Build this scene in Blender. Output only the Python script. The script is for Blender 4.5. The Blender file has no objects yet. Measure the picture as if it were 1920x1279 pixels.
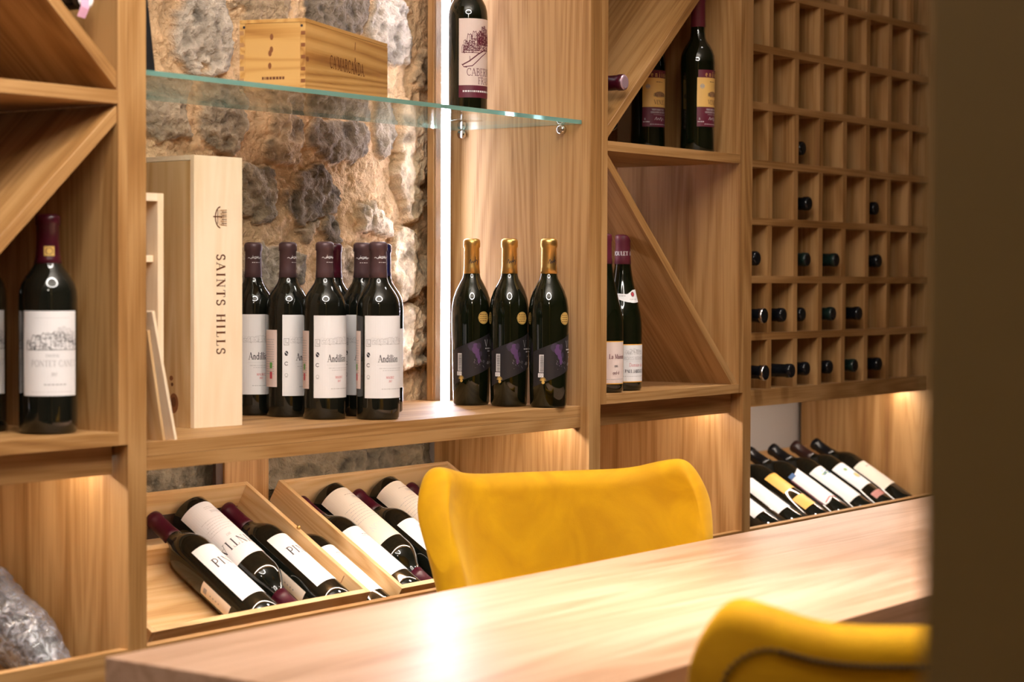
import bpy, bmesh, math, random
import numpy as np
from mathutils import Matrix, Vector, noise
rnd = random.Random(7)
SC = bpy.context.scene
COL = SC.collection
PI = math.pi
R = math.radians

# ------------------------------------------------------------------ materials
def new_mat(name):
    m = bpy.data.materials.new(name); m.use_nodes = True
    nt = m.node_tree
    return m, nt, nt.nodes['Principled BSDF'], nt.nodes, nt.links

def plain(name, col, rough=.5, metal=0., coat=0., spec=.5, emit=None, es=0., sheen=0.):
    m, nt, b, N, L = new_mat(name)
    b.inputs['Base Color'].default_value = (*col, 1)
    b.inputs['Roughness'].default_value = rough
    b.inputs['Metallic'].default_value = metal
    b.inputs['Coat Weight'].default_value = coat
    b.inputs['Coat Roughness'].default_value = .05
    b.inputs['Specular IOR Level'].default_value = spec
    b.inputs['Sheen Weight'].default_value = sheen
    if emit:
        b.inputs['Emission Color'].default_value = (*emit, 1)
        b.inputs['Emission Strength'].default_value = es
    return m

def wood(name, axis, dark, mid, light, scale=1., rough=.55, ring=.5, bump=.12, streak=1.0):
    """procedural wood with the grain running along the object's local axis"""
    m, nt, b, N, L = new_mat(name)
    tc = N.new('ShaderNodeTexCoord'); oi = N.new('ShaderNodeObjectInfo')
    add = N.new('ShaderNodeVectorMath'); add.operation = 'ADD'
    mul = N.new('ShaderNodeVectorMath'); mul.operation = 'SCALE'; mul.inputs[3].default_value = 7.3
    comb = N.new('ShaderNodeCombineXYZ')
    for i in range(3): L.new(oi.outputs['Random'], comb.inputs[i])
    L.new(comb.outputs[0], mul.inputs[0]); L.new(tc.outputs['Object'], add.inputs[0]); L.new(mul.outputs[0], add.inputs[1])
    mp = N.new('ShaderNodeMapping'); s = [9., 9., 9.]; s['XYZ'.index(axis)] = .75
    mp.inputs['Scale'].default_value = [v * scale for v in s]
    L.new(add.outputs[0], mp.inputs[0])
    n1 = N.new('ShaderNodeTexNoise'); n1.inputs['Scale'].default_value = 1.6; n1.inputs['Detail'].default_value = 5; n1.inputs['Distortion'].default_value = .6
    L.new(mp.outputs[0], n1.inputs['Vector'])
    # cathedral figure : iso-lines of a stretched noise
    n2 = N.new('ShaderNodeTexNoise'); n2.inputs['Scale'].default_value = .9; n2.inputs['Detail'].default_value = 1.5; n2.inputs['Distortion'].default_value = .4
    L.new(mp.outputs[0], n2.inputs['Vector'])
    m1 = N.new('ShaderNodeMath'); m1.operation = 'MULTIPLY'; m1.inputs[1].default_value = 14
    m2 = N.new('ShaderNodeMath'); m2.operation = 'FRACT'
    m3 = N.new('ShaderNodeMath'); m3.operation = 'PINGPONG'; m3.inputs[1].default_value = .5
    L.new(n2.outputs[0], m1.inputs[0]); L.new(m1.outputs[0], m2.inputs[0]); L.new(m2.outputs[0], m3.inputs[0])
    # fine fibres
    mp2 = N.new('ShaderNodeMapping'); s = [420., 420., 420.]; s['XYZ'.index(axis)] = 7.
    mp2.inputs['Scale'].default_value = [v * scale for v in s]; L.new(add.outputs[0], mp2.inputs[0])
    n3 = N.new('ShaderNodeTexNoise'); n3.inputs['Scale'].default_value = 1.; n3.inputs['Detail'].default_value = 3
    L.new(mp2.outputs[0], n3.inputs['Vector'])
    a1 = N.new('ShaderNodeMath'); a1.operation = 'MULTIPLY_ADD'; a1.inputs[1].default_value = ring
    L.new(m3.outputs[0], a1.inputs[0]); L.new(n1.outputs[0], a1.inputs[2])
    a2 = N.new('ShaderNodeMath'); a2.operation = 'MULTIPLY_ADD'; a2.inputs[1].default_value = .60 * streak
    L.new(n3.outputs[0], a2.inputs[0]); L.new(a1.outputs[0], a2.inputs[2])
    cr = N.new('ShaderNodeValToRGB')
    e = cr.color_ramp.elements
    lo = .72 * (.25 * ring + .5 + .30 * streak) - .25; e[0].position = lo; e[0].color = (*dark, 1); e[1].position = lo + .35; e[1].color = (*light, 1)
    x = e.new(lo + .17); x.color = (*mid, 1)
    a3 = N.new('ShaderNodeMath'); a3.operation = 'MULTIPLY'; a3.inputs[1].default_value = .72; L.new(a2.outputs[0], a3.inputs[0])
    L.new(a3.outputs[0], cr.inputs[0]); L.new(cr.outputs[0], b.inputs['Base Color'])
    b.inputs['Roughness'].default_value = rough
    bp = N.new('ShaderNodeBump'); bp.inputs['Strength'].default_value = bump; bp.inputs['Distance'].default_value = .001
    L.new(n3.outputs[0], bp.inputs['Height']); L.new(bp.outputs[0], b.inputs['Normal'])
    return m

OD, OM, OL = (.21, .092, .023), (.325, .160, .047), (.445, .248, .094)
OAK = {a: wood('oak_laminate_' + a, a, OD, OM, OL) for a in 'XYZ'}
PD, PM, PL = (.40, .22, .07), (.56, .34, .14), (.66, .45, .23)
PINE = {a: wood('pine_' + a, a, PD, PM, PL, scale=1.3, rough=.55, ring=.55, streak=.5) for a in 'XYZ'}
PALE = {a: wood('pale_pine_' + a, a, (.82, .60, .36), (.90, .71, .48), (.94, .79, .58), scale=1.6, rough=.55, ring=.25, streak=.3) for a in 'XYZ'}
AMB = {a: wood('amber_pine_' + a, a, (.30, .12, .025), (.52, .27, .07), (.64, .37, .12), scale=1.2, rough=.5, ring=.8, streak=.35) for a in 'XYZ'}
TABLE = wood('table_oak', 'X', (.29, .165, .095), (.38, .225, .14), (.47, .295, .20), scale=.8, rough=.33, ring=.45, bump=.05)
TABLE.node_tree.nodes['Principled BSDF'].inputs['Specular IOR Level'].default_value = .24
GLASS = plain('dark_bottle_glass', (.006, .007, .005), .035, spec=.5, coat=.3)
GLASSG = plain('dark_green_bottle_glass', (.004, .006, .002), .045, spec=.5, coat=.3)
WHITE = plain('label_white', (.80, .79, .80), .55)
CREAM = plain('label_cream', (.78, .70, .60), .55)
PINKISH = plain('label_rose_paper', (.74, .60, .55), .55)
INK = plain('ink_black', (.02, .018, .03), .6)
INKG = plain('ink_grey', (.40, .39, .40), .6)
INKL = plain('ink_light_grey', (.60, .59, .60), .6)
INKR = plain('ink_red', (.55, .06, .08), .5)
INKM = plain('ink_maroon', (.12, .012, .03), .5)
GOLD = plain('gold_foil', (.74, .47, .15), .36, metal=1.)
GOLDP = plain('gold_paper', (.75, .50, .14), .4, metal=.3)
ORANGE = plain('label_orange', (.82, .42, .06), .45)
YEL = plain('label_yellow_ochre', (.80, .50, .15), .5)
BLUE = plain('ink_blue', (.04, .12, .30), .5)
GREEN = plain('ink_green', (.12, .35, .06), .5)
LTXT = plain('ink_white', (.72, .70, .72), .5)
MAROON = plain('capsule_maroon', (.05, .003, .011), .3, spec=.5)
BROWNC = plain('capsule_brown', (.10, .055, .06), .38, metal=.3)
BLACKC = plain('capsule_black', (.006, .007, .009), .22)
NAVY = plain('capsule_navy', (.01, .012, .06), .25)
SILVER = plain('silver_foil', (.75, .70, .68), .25, metal=1.)
WAX = plain('capsule_end_embossed', (.62, .42, .50), .35, metal=.6)
PURPLE = plain('print_purple', (.10, .045, .14), .5)
PURPLED = plain('print_dark_purple', (.045, .03, .06), .5)
SLATE = plain('label_black_paper', (.017, .015, .018), .42)
PINKF = plain('pink_foil', (.75, .42, .60), .35)
CHROME = plain('chrome', (.75, .72, .68), .12, metal=1.)
BRASS = plain('brass', (.75, .52, .2), .3, metal=1.)
BLACK = plain('matt_black', (.004, .004, .005), .55)
DARKGAP = plain('dark_wood_and_gap', (.06, .03, .018), .5)
BRAND = plain('branded_burn', (.14, .045, .012), .7)
BRANDL = plain('branded_burn_light', (.42, .22, .09), .7)
KNOT = plain('wood_knot', (.24, .085, .025), .6)
PAINT = plain('painted_wall', (.42, .37, .33), .8)
CEILM = plain('ceiling_paint', (.80, .76, .70), .9)
FLOORM = plain('floor_tiles', (.16, .11, .07), .5)
BROWNW = plain('dark_brown_partition', (.21, .125, .026), .6)

def velvet():
    m, nt, b, N, L = new_mat('mustard_velvet')
    tc = N.new('ShaderNodeTexCoord'); n = N.new('ShaderNodeTexNoise'); n.inputs['Scale'].default_value = 9; n.inputs['Detail'].default_value = 4; n.inputs['Distortion'].default_value = 1.2
    L.new(tc.outputs['Object'], n.inputs[0])
    cr = N.new('ShaderNodeValToRGB'); cr.color_ramp.elements[0].position = .35; cr.color_ramp.elements[0].color = (.52, .25, .001, 1)
    cr.color_ramp.elements[1].position = .62; cr.color_ramp.elements[1].color = (.63, .325, .002, 1)
    L.new(n.outputs[0], cr.inputs[0]); L.new(cr.outputs[0], b.inputs['Base Color'])
    b.inputs['Roughness'].default_value = .75; b.inputs['Sheen Weight'].default_value = .35; b.inputs['Sheen Roughness'].default_value = .4
    b.inputs['Sheen Tint'].default_value = (1, .75, .25, 1); b.inputs['Specular IOR Level'].default_value = .2
    n2 = N.new('ShaderNodeTexNoise'); n2.inputs['Scale'].default_value = 400; L.new(tc.outputs['Object'], n2.inputs[0])
    bp = N.new('ShaderNodeBump'); bp.inputs['Strength'].default_value = .15; bp.inputs['Distance'].default_value = .001
    L.new(n2.outputs[0], bp.inputs['Height']); L.new(bp.outputs[0], b.inputs['Normal'])
    return m
VELVET = velvet()

def sheet_glass():
    """thin clear glass: see-through with Schlick reflection on each face"""
    m, nt, b, N, L = new_mat('clear_sheet_glass'); N.remove(b)
    g = N.new('ShaderNodeNewGeometry'); d = N.new('ShaderNodeVectorMath'); d.operation = 'DOT_PRODUCT'
    L.new(g.outputs['Normal'], d.inputs[0]); L.new(g.outputs['Incoming'], d.inputs[1])
    ab = N.new('ShaderNodeMath'); ab.operation = 'ABSOLUTE'; L.new(d.outputs['Value'], ab.inputs[0])
    s = N.new('ShaderNodeMath'); s.operation = 'SUBTRACT'; s.inputs[0].default_value = 1; L.new(ab.outputs[0], s.inputs[1])
    p = N.new('ShaderNodeMath'); p.operation = 'POWER'; p.inputs[1].default_value = 5; L.new(s.outputs[0], p.inputs[0])
    q = N.new('ShaderNodeMath'); q.operation = 'MULTIPLY_ADD'; q.inputs[1].default_value = .9; q.inputs[2].default_value = .04; L.new(p.outputs[0], q.inputs[0])
    t = N.new('ShaderNodeBsdfTransparent'); t.inputs[0].default_value = (.93, .97, .95, 1)
    gl = N.new('ShaderNodeBsdfGlossy'); gl.inputs['Roughness'].default_value = .01; gl.inputs[0].default_value = (.95, .97, .97, 1)
    mx = N.new('ShaderNodeMixShader'); L.new(q.outputs[0], mx.inputs[0]); L.new(t.outputs[0], mx.inputs[1]); L.new(gl.outputs[0], mx.inputs[2])
    L.new(mx.outputs[0], N['Material Output'].inputs[0])
    return m
SHEET = sheet_glass()
EDGE = plain('polished_glass_edge', (.20, .42, .37), .12, spec=.8)
EDGE.node_tree.nodes['Principled BSDF'].inputs['Transmission Weight'].default_value = .35

def emitter(name, col, s):
    m, nt, b, N, L = new_mat(name); N.remove(b)
    e = N.new('ShaderNodeEmission'); e.inputs[0].default_value = (*col, 1); e.inputs[1].default_value = s
    L.new(e.outputs[0], N['Material Output'].inputs[0]); return m
LED = emitter('cool_led_diffuser', (.86, .86, 1.), 13)
LEDL = emitter('led_diffuser_side', (.88, .86, 1.), 60)
LED2 = emitter('dim_led_diffuser', (.86, .88, 1.), 4)
LEDW = emitter('warm_led_diffuser', (1., .88, .76), 36)
RING = emitter('ring_lamp_diffuser', (1., .93, .86), 22)
LAMPW = emitter('downlight_lens', (1., .82, .62), 20)

def bubble():
    m, nt, b, N, L = new_mat('bubble_wrap_film')
    tc = N.new('ShaderNodeTexCoord'); n = N.new('ShaderNodeTexNoise'); n.inputs['Scale'].default_value = 60; n.inputs['Detail'].default_value = 5; n.inputs['Distortion'].default_value = 1.2
    L.new(tc.outputs['Object'], n.inputs[0])
    cr = N.new('ShaderNodeValToRGB'); cr.color_ramp.elements[0].position = .38; cr.color_ramp.elements[0].color = (.30,) * 3 + (1,)
    cr.color_ramp.elements[1].position = .62; cr.color_ramp.elements[1].color = (.85,) * 3 + (1,)
    L.new(n.outputs[0], cr.inputs[0])
    b.inputs['Base Color'].default_value = (.26, .26, .29, 1); b.inputs['Roughness'].default_value = .16; b.inputs['Coat Weight'].default_value = 1.; b.inputs['Specular IOR Level'].default_value = 1.
    tr = N.new('ShaderNodeBsdfTransparent'); mx = N.new('ShaderNodeMixShader')
    L.new(cr.outputs[0], mx.inputs[0]); L.new(tr.outputs[0], mx.inputs[1]); L.new(b.outputs[0], mx.inputs[2])
    L.new(mx.outputs[0], N['Material Output'].inputs[0])
    bp = N.new('ShaderNodeBump'); bp.inputs['Strength'].default_value = 1.; bp.inputs['Distance'].default_value = .010
    L.new(n.outputs[0], bp.inputs['Height']); L.new(bp.outputs[0], b.inputs['Normal'])
    return m
BUBBLE = bubble()

# ------------------------------------------------------------------ helpers
def props(o, label=None, cat=None, group=None, kind=None):
    if label: o['label'] = label
    if cat: o['category'] = cat
    if group: o['group'] = group
    if kind: o['kind'] = kind
    return o

def thing(name, label, cat, loc=(0, 0, 0), rot=None, group=None):
    o = bpy.data.objects.new(name, None); COL.objects.link(o); o.empty_display_size = .05
    o.location = loc
    if rot is not None:
        if isinstance(rot, (float, int)): o.rotation_euler = (0, 0, rot)
        elif isinstance(rot, Matrix): o.rotation_euler = rot.to_euler()
        else: o.rotation_euler = rot
    return props(o, label, cat, group)

def sub(child, parent):
    child.parent = parent; child.matrix_parent_inverse = parent.matrix_basis.inverted(); return child

def mesh_obj(name, verts, faces, mats, parent=None, midx=None, smooth=False, loc=None, autosmooth=None):
    me = bpy.data.meshes.new(name); me.from_pydata([tuple(v) for v in verts], [], faces)
    if not isinstance(mats, (list, tuple)): mats = [mats]
    for m in mats: me.materials.append(m)
    if midx: me.polygons.foreach_set('material_index', midx)
    if smooth: me.polygons.foreach_set('use_smooth', [True] * len(me.polygons))
    me.update()
    o = bpy.data.objects.new(name, me); COL.objects.link(o)
    if loc: o.location = loc
    if parent: o.parent = parent
    return o

def box(name, lo, hi, mat, parent=None, bevel=.0007, rot=None, origin=None):
    """box between world (parent-local) corners; its origin sits at its centre"""
    lo = Vector(lo); hi = Vector(hi); c = (lo + hi) / 2; h = (hi - lo) / 2
    bm = bmesh.new(); bmesh.ops.create_cube(bm, size=2)
    bmesh.ops.scale(bm, vec=h, verts=bm.verts)
    if bevel: bmesh.ops.bevel(bm, geom=bm.edges[:], offset=min(bevel, min(h) * .6), segments=2, affect='EDGES', profile=.7)
    me = bpy.data.meshes.new(name); bm.to_mesh(me); bm.free(); me.materials.append(mat)
    o = bpy.data.objects.new(name, me); COL.objects.link(o); o.location = c
    if rot: o.rotation_euler = rot
    if parent: o.parent = parent
    return o

def diag_board(name, p0, p1, t, y0, y1, below, mat, parent):
    """board whose one long edge runs p0->p1 in the XZ plane, thickness t on the given side, ends trimmed upright"""
    (x0, z0), (x1, z1) = p0, p1
    L = math.hypot(x1 - x0, z1 - z0); a = math.atan2(z1 - z0, x1 - x0)
    c = ((x0 + x1) / 2, (z0 + z1) / 2)
    s = -1 if below else 1
    # polygon in rotated local frame (x along, z normal), ends cut vertically
    k = math.tan(a) * t
    pts = [(-L / 2, 0), (L / 2, 0), (L / 2 - s * -k if False else L / 2 + (s * k), s * t), (-L / 2 + (s * k), s * t)]
    # clamp so that the ends stay inside the unit
    if pts[2][0] > L / 2: pts[2] = (L / 2 - abs(t / math.tan(abs(a))) * 0, s * t)
    pts[2] = (min(pts[2][0], L / 2), s * t); pts[3] = (max(pts[3][0], -L / 2), s * t)
    if s > 0: pass
    v = [(p[0], y, p[1]) for y in (y0, y1) for p in pts]
    f = [(0, 1, 2, 3), (7, 6, 5, 4), (0, 4, 5, 1), (1, 5, 6, 2), (2, 6, 7, 3), (3, 7, 4, 0)]
    o = mesh_obj(name, v, f, mat, parent); o.location = (c[0], 0, c[1]); o.rotation_euler = (0, -a, 0)
    bm = bmesh.new(); bm.from_mesh(o.data); bmesh.ops.recalc_face_normals(bm, faces=bm.faces); 
    bmesh.ops.bevel(bm, geom=bm.edges[:], offset=.0006, segments=1, affect='EDGES'); bm.to_mesh(o.data); bm.free()
    return o

def lathe(prof, n=48, z0=0):
    v = []; f = []
    for r, z in prof:
        for k in range(n):
            a = 2 * PI * k / n; v.append((r * math.cos(a), r * math.sin(a), z + z0))
    for i in range(len(prof) - 1):
        for k in range(n):
            k2 = (k + 1) % n
            f.append((i * n + k, i * n + k2, (i + 1) * n + k2, (i + 1) * n + k))
    f.append(tuple(reversed(range(n)))); f.append(tuple(range((len(prof) - 1) * n, len(prof) * n)))
    return v, f

# ------------------------------------------------------------------ stroke lettering (a serif face drawn from strokes)
def ar(cx, cy, rx, ry, a0, a1, n=8):
    return [(cx + rx * math.cos(R(a0 + (a1 - a0) * i / n)), cy + ry * math.sin(R(a0 + (a1 - a0) * i / n))) for i in range(n + 1)]
GL = {
 'A': (.74, [(0, [(.07, 0), (.36, 1)]), (1, [(.35, 1), (.66, 0)]), (0, [(.17, .34), (.54, .34)])], [(.07, 0), (.66, 0)]),
 'B': (.66, [(1, [(.17, 0), (.17, 1)]), (.6, [(.17, 1)] + ar(.32, .76, .2, .24, 90, -90) + [(.17, .52)]), (.6, [(.17, .52)] + ar(.35, .26, .22, .26, 90, -90) + [(.17, 0)])], [(.12, 0), (.12, 1)]),
 'C': (.74, [(.7, ar(.40, .5, .32, .5, 52, 308, 12)), (0, [(.62, .70), (.62, 1)])], []),
 'D': (.78, [(1, [(.17, 0), (.17, 1)]), (.7, [(.17, 1)] + ar(.33, .5, .36, .5, 90, -90, 10) + [(.17, 0)])], [(.12, 0), (.12, 1)]),
 'E': (.62, [(1, [(.17, 0), (.17, 1)]), (0, [(.17, 1), (.54, 1), (.54, .82)]), (0, [(.17, .52), (.44, .52)]), (0, [(.17, 0), (.56, 0), (.56, .2)])], [(.12, 0), (.12, 1)]),
 'F': (.58, [(1, [(.17, 0), (.17, 1)]), (0, [(.17, 1), (.54, 1), (.54, .82)]), (0, [(.17, .52), (.44, .52)])], [(.17, 0), (.12, 1)]),
 'G': (.80, [(.7, ar(.40, .5, .32, .5, 50, 300, 12)), (1, [(.64, 0), (.64, .42)])], [(.64, .42)]),
 'H': (.82, [(1, [(.17, 0), (.17, 1)]), (1, [(.65, 0), (.65, 1)]), (0, [(.17, .52), (.65, .52)])], [(.17, 0), (.17, 1), (.65, 0), (.65, 1)]),
 'I': (.34, [(1, [(.17, 0), (.17, 1)])], [(.17, 0), (.17, 1)]),
 'J': (.42, [(.8, [(.26, 1), (.26, .15)] + ar(.13, .15, .13, .17, 0, -120, 5))], [(.26, 1)]),
 'K': (.72, [(1, [(.17, 0), (.17, 1)]), (0, [(.17, .45), (.60, 1)]), (1, [(.30, .60), (.62, 0)])], [(.17, 0), (.17, 1), (.60, 1), (.62, 0)]),
 'L': (.60, [(1, [(.17, 0), (.17, 1)]), (0, [(.17, 0), (.54, 0), (.54, .22)])], [(.12, 0), (.17, 1)]),
 'M': (.94, [(0, [(.14, 0), (.17, 1)]), (1, [(.17, 1), (.46, .08)]), (0, [(.46, .08), (.76, 1)]), (1, [(.78, 1), (.78, 0)])], [(.14, 0), (.14, 1), (.78, 0), (.80, 1)]),
 'N': (.82, [(0, [(.15, 0), (.15, 1)]), (1, [(.15, 1), (.66, .02)]), (0, [(.66, 0), (.66, 1)])], [(.15, 0), (.10, 1), (.66, 1)]),
 'O': (.82, [(.8, ar(.41, .5, .33, .5, 0, 360, 18))], []),
 'P': (.62, [(1, [(.17, 0), (.17, 1)]), (.6, [(.17, 1)] + ar(.33, .74, .22, .26, 90, -90) + [(.17, .48)])], [(.17, 0), (.12, 1)]),
 'Q': (.82, [(.8, ar(.41, .5, .33, .5, 0, 360, 18)), (0, [(.42, .1), (.72, -.18)])], []),
 'R': (.70, [(1, [(.17, 0), (.17, 1)]), (.6, [(.17, 1)] + ar(.33, .75, .21, .25, 90, -90) + [(.17, .5)]), (1, [(.34, .5), (.62, 0)])], [(.17, 0), (.12, 1), (.63, 0)]),
 'S': (.56, [(.7, ar(.28, .75, .20, .25, 25, 230, 9) + ar(.28, .25, .21, .25, 70, -155, 9)), (0, [(.46, .76), (.46, 1)]), (0, [(.09, .24), (.09, 0)])], []),
 'T': (.68, [(1, [(.34, 0), (.34, 1)]), (0, [(.05, .80), (.05, 1), (.63, 1), (.63, .80)])], [(.34, 0)]),
 'U': (.78, [(1, [(.17, 1), (.17, .3)] + ar(.39, .3, .22, .3, 180, 270, 5)), (0, ar(.39, .3, .22, .3, 270, 360, 5) + [(.61, 1)])], [(.17, 1), (.61, 1)]),
 'V': (.72, [(1, [(.08, 1), (.37, 0)]), (0, [(.37, 0), (.65, 1)])], [(.08, 1), (.65, 1)]),
 'W': (1.0, [(1, [(.06, 1), (.30, 0)]), (0, [(.30, 0), (.50, .9)]), (1, [(.50, .9), (.72, 0)]), (0, [(.72, 0), (.94, 1)])], [(.06, 1), (.94, 1)]),
 'X': (.72, [(1, [(.1, 1), (.62, 0)]), (0, [(.62, 1), (.1, 0)])], [(.1, 0), (.62, 0), (.1, 1), (.62, 1)]),
 'Y': (.70, [(1, [(.07, 1), (.35, .5)]), (0, [(.63, 1), (.35, .5)]), (1, [(.35, .5), (.35, 0)])], [(.07, 1), (.63, 1), (.35, 0)]),
 'Z': (.64, [(0, [(.08, .8), (.08, 1), (.56, 1)]), (1, [(.56, 1), (.08, 0)]), (0, [(.08, 0), (.56, 0), (.56, .2)])], []),
 'a': (.50, [(.7, ar(.22, .44, .16, .17, 160, 0, 6) + [(.38, .05)]), (.6, ar(.22, .16, .15, .16, 60, 320, 8))], []),
 'd': (.56, [(.7, ar(.25, .30, .18, .30, 30, 330, 9)), (.9, [(.42, 0), (.42, 1.02)])], []),
 'e': (.50, [(.7, [(.09, .33), (.41, .33)] + ar(.25, .31, .16, .30, 10, 310, 10))], []),
 'h': (.56, [(.9, [(.14, 0), (.14, 1.02)]), (.8, ar(.28, .40, .14, .2, 160, 0, 6) + [(.42, 0)])], [(.14, 0), (.42, 0)]),
 'i': (.27, [(.9, [(.14, 0), (.14, .60)]), (.9, [(.14, .80), (.14, .88)])], [(.14, 0)]),
 'j': (.27, [(.9, [(.14, .60), (.14, -.15)]), (.9, [(.14, .80), (.14, .88)])], []),
 'l': (.27, [(.9, [(.14, 0), (.14, 1.02)])], [(.14, 0)]),
 'm': (.82, [(.9, [(.14, 0), (.14, .60)]), (.7, ar(.26, .42, .13, .2, 170, 0, 5) + [(.39, 0)]), (.7, ar(.53, .42, .13, .2, 170, 0, 5) + [(.66, 0)])], [(.14, 0)]),
 'n': (.56, [(.9, [(.14, 0), (.14, .60)]), (.8, ar(.28, .40, .14, .2, 160, 0, 6) + [(.42, 0)])], [(.14, 0), (.42, 0)]),
 'o': (.54, [(.7, ar(.27, .30, .19, .31, 0, 360, 12))], []),
 'r': (.38, [(.9, [(.14, 0), (.14, .60)]), (.6, ar(.26, .42, .12, .18, 170, 50, 4))], [(.14, 0)]),
 's': (.42, [(.7, ar(.21, .46, .14, .15, 30, 230, 6) + ar(.21, .16, .14, .15, 60, -150, 6))], []),
 't': (.34, [(.9, [(.16, .85), (.16, 0)]), (0, [(.04, .60), (.30, .60)])], []),
 'u': (.56, [(.8, [(.14, .60), (.14, .2)] + ar(.28, .18, .14, .18, 180, 360, 6) + [(.42, .60)])], []),
 'g': (.52, [(.7, ar(.25, .34, .16, .24, 0, 360, 10)), (.7, [(.41, .60), (.41, -.05)] + ar(.25, -.05, .16, .15, 0, -150, 5))], []),
 'c': (.46, [(.7, ar(.26, .30, .17, .30, 45, 315, 9))], []),
 'v': (.50, [(.9, [(.07, .60), (.25, 0)]), (.3, [(.25, 0), (.43, .60)])], []),
 '0': (.58, [(.8, ar(.29, .5, .2, .5, 0, 360, 14))], []), '1': (.40, [(.9, [(.2, 0), (.2, 1)])], [(.2, 0)]),
 '2': (.56, [(.7, ar(.28, .72, .19, .28, 170, -30, 7) + [(.08, 0), (.5, 0)])], []),
 '5': (.56, [(.6, [(.48, 1), (.14, 1), (.12, .55)] + ar(.26, .32, .2, .32, 110, -150, 8))], []),
 '7': (.54, [(.7, [(.06, 1), (.48, 1), (.2, 0)])], []),
 '.': (.24, [(1, [(.12, 0), (.12, .12)])], []), ',': (.24, [(.8, [(.14, .1), (.08, -.15)])], []), "'": (.22, [(.8, [(.12, 1.05), (.10, .8)])], []), ' ': (.34, [], []), '-': (.4, [(.6, [(.06, .4), (.34, .4)])], []),
}

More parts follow.
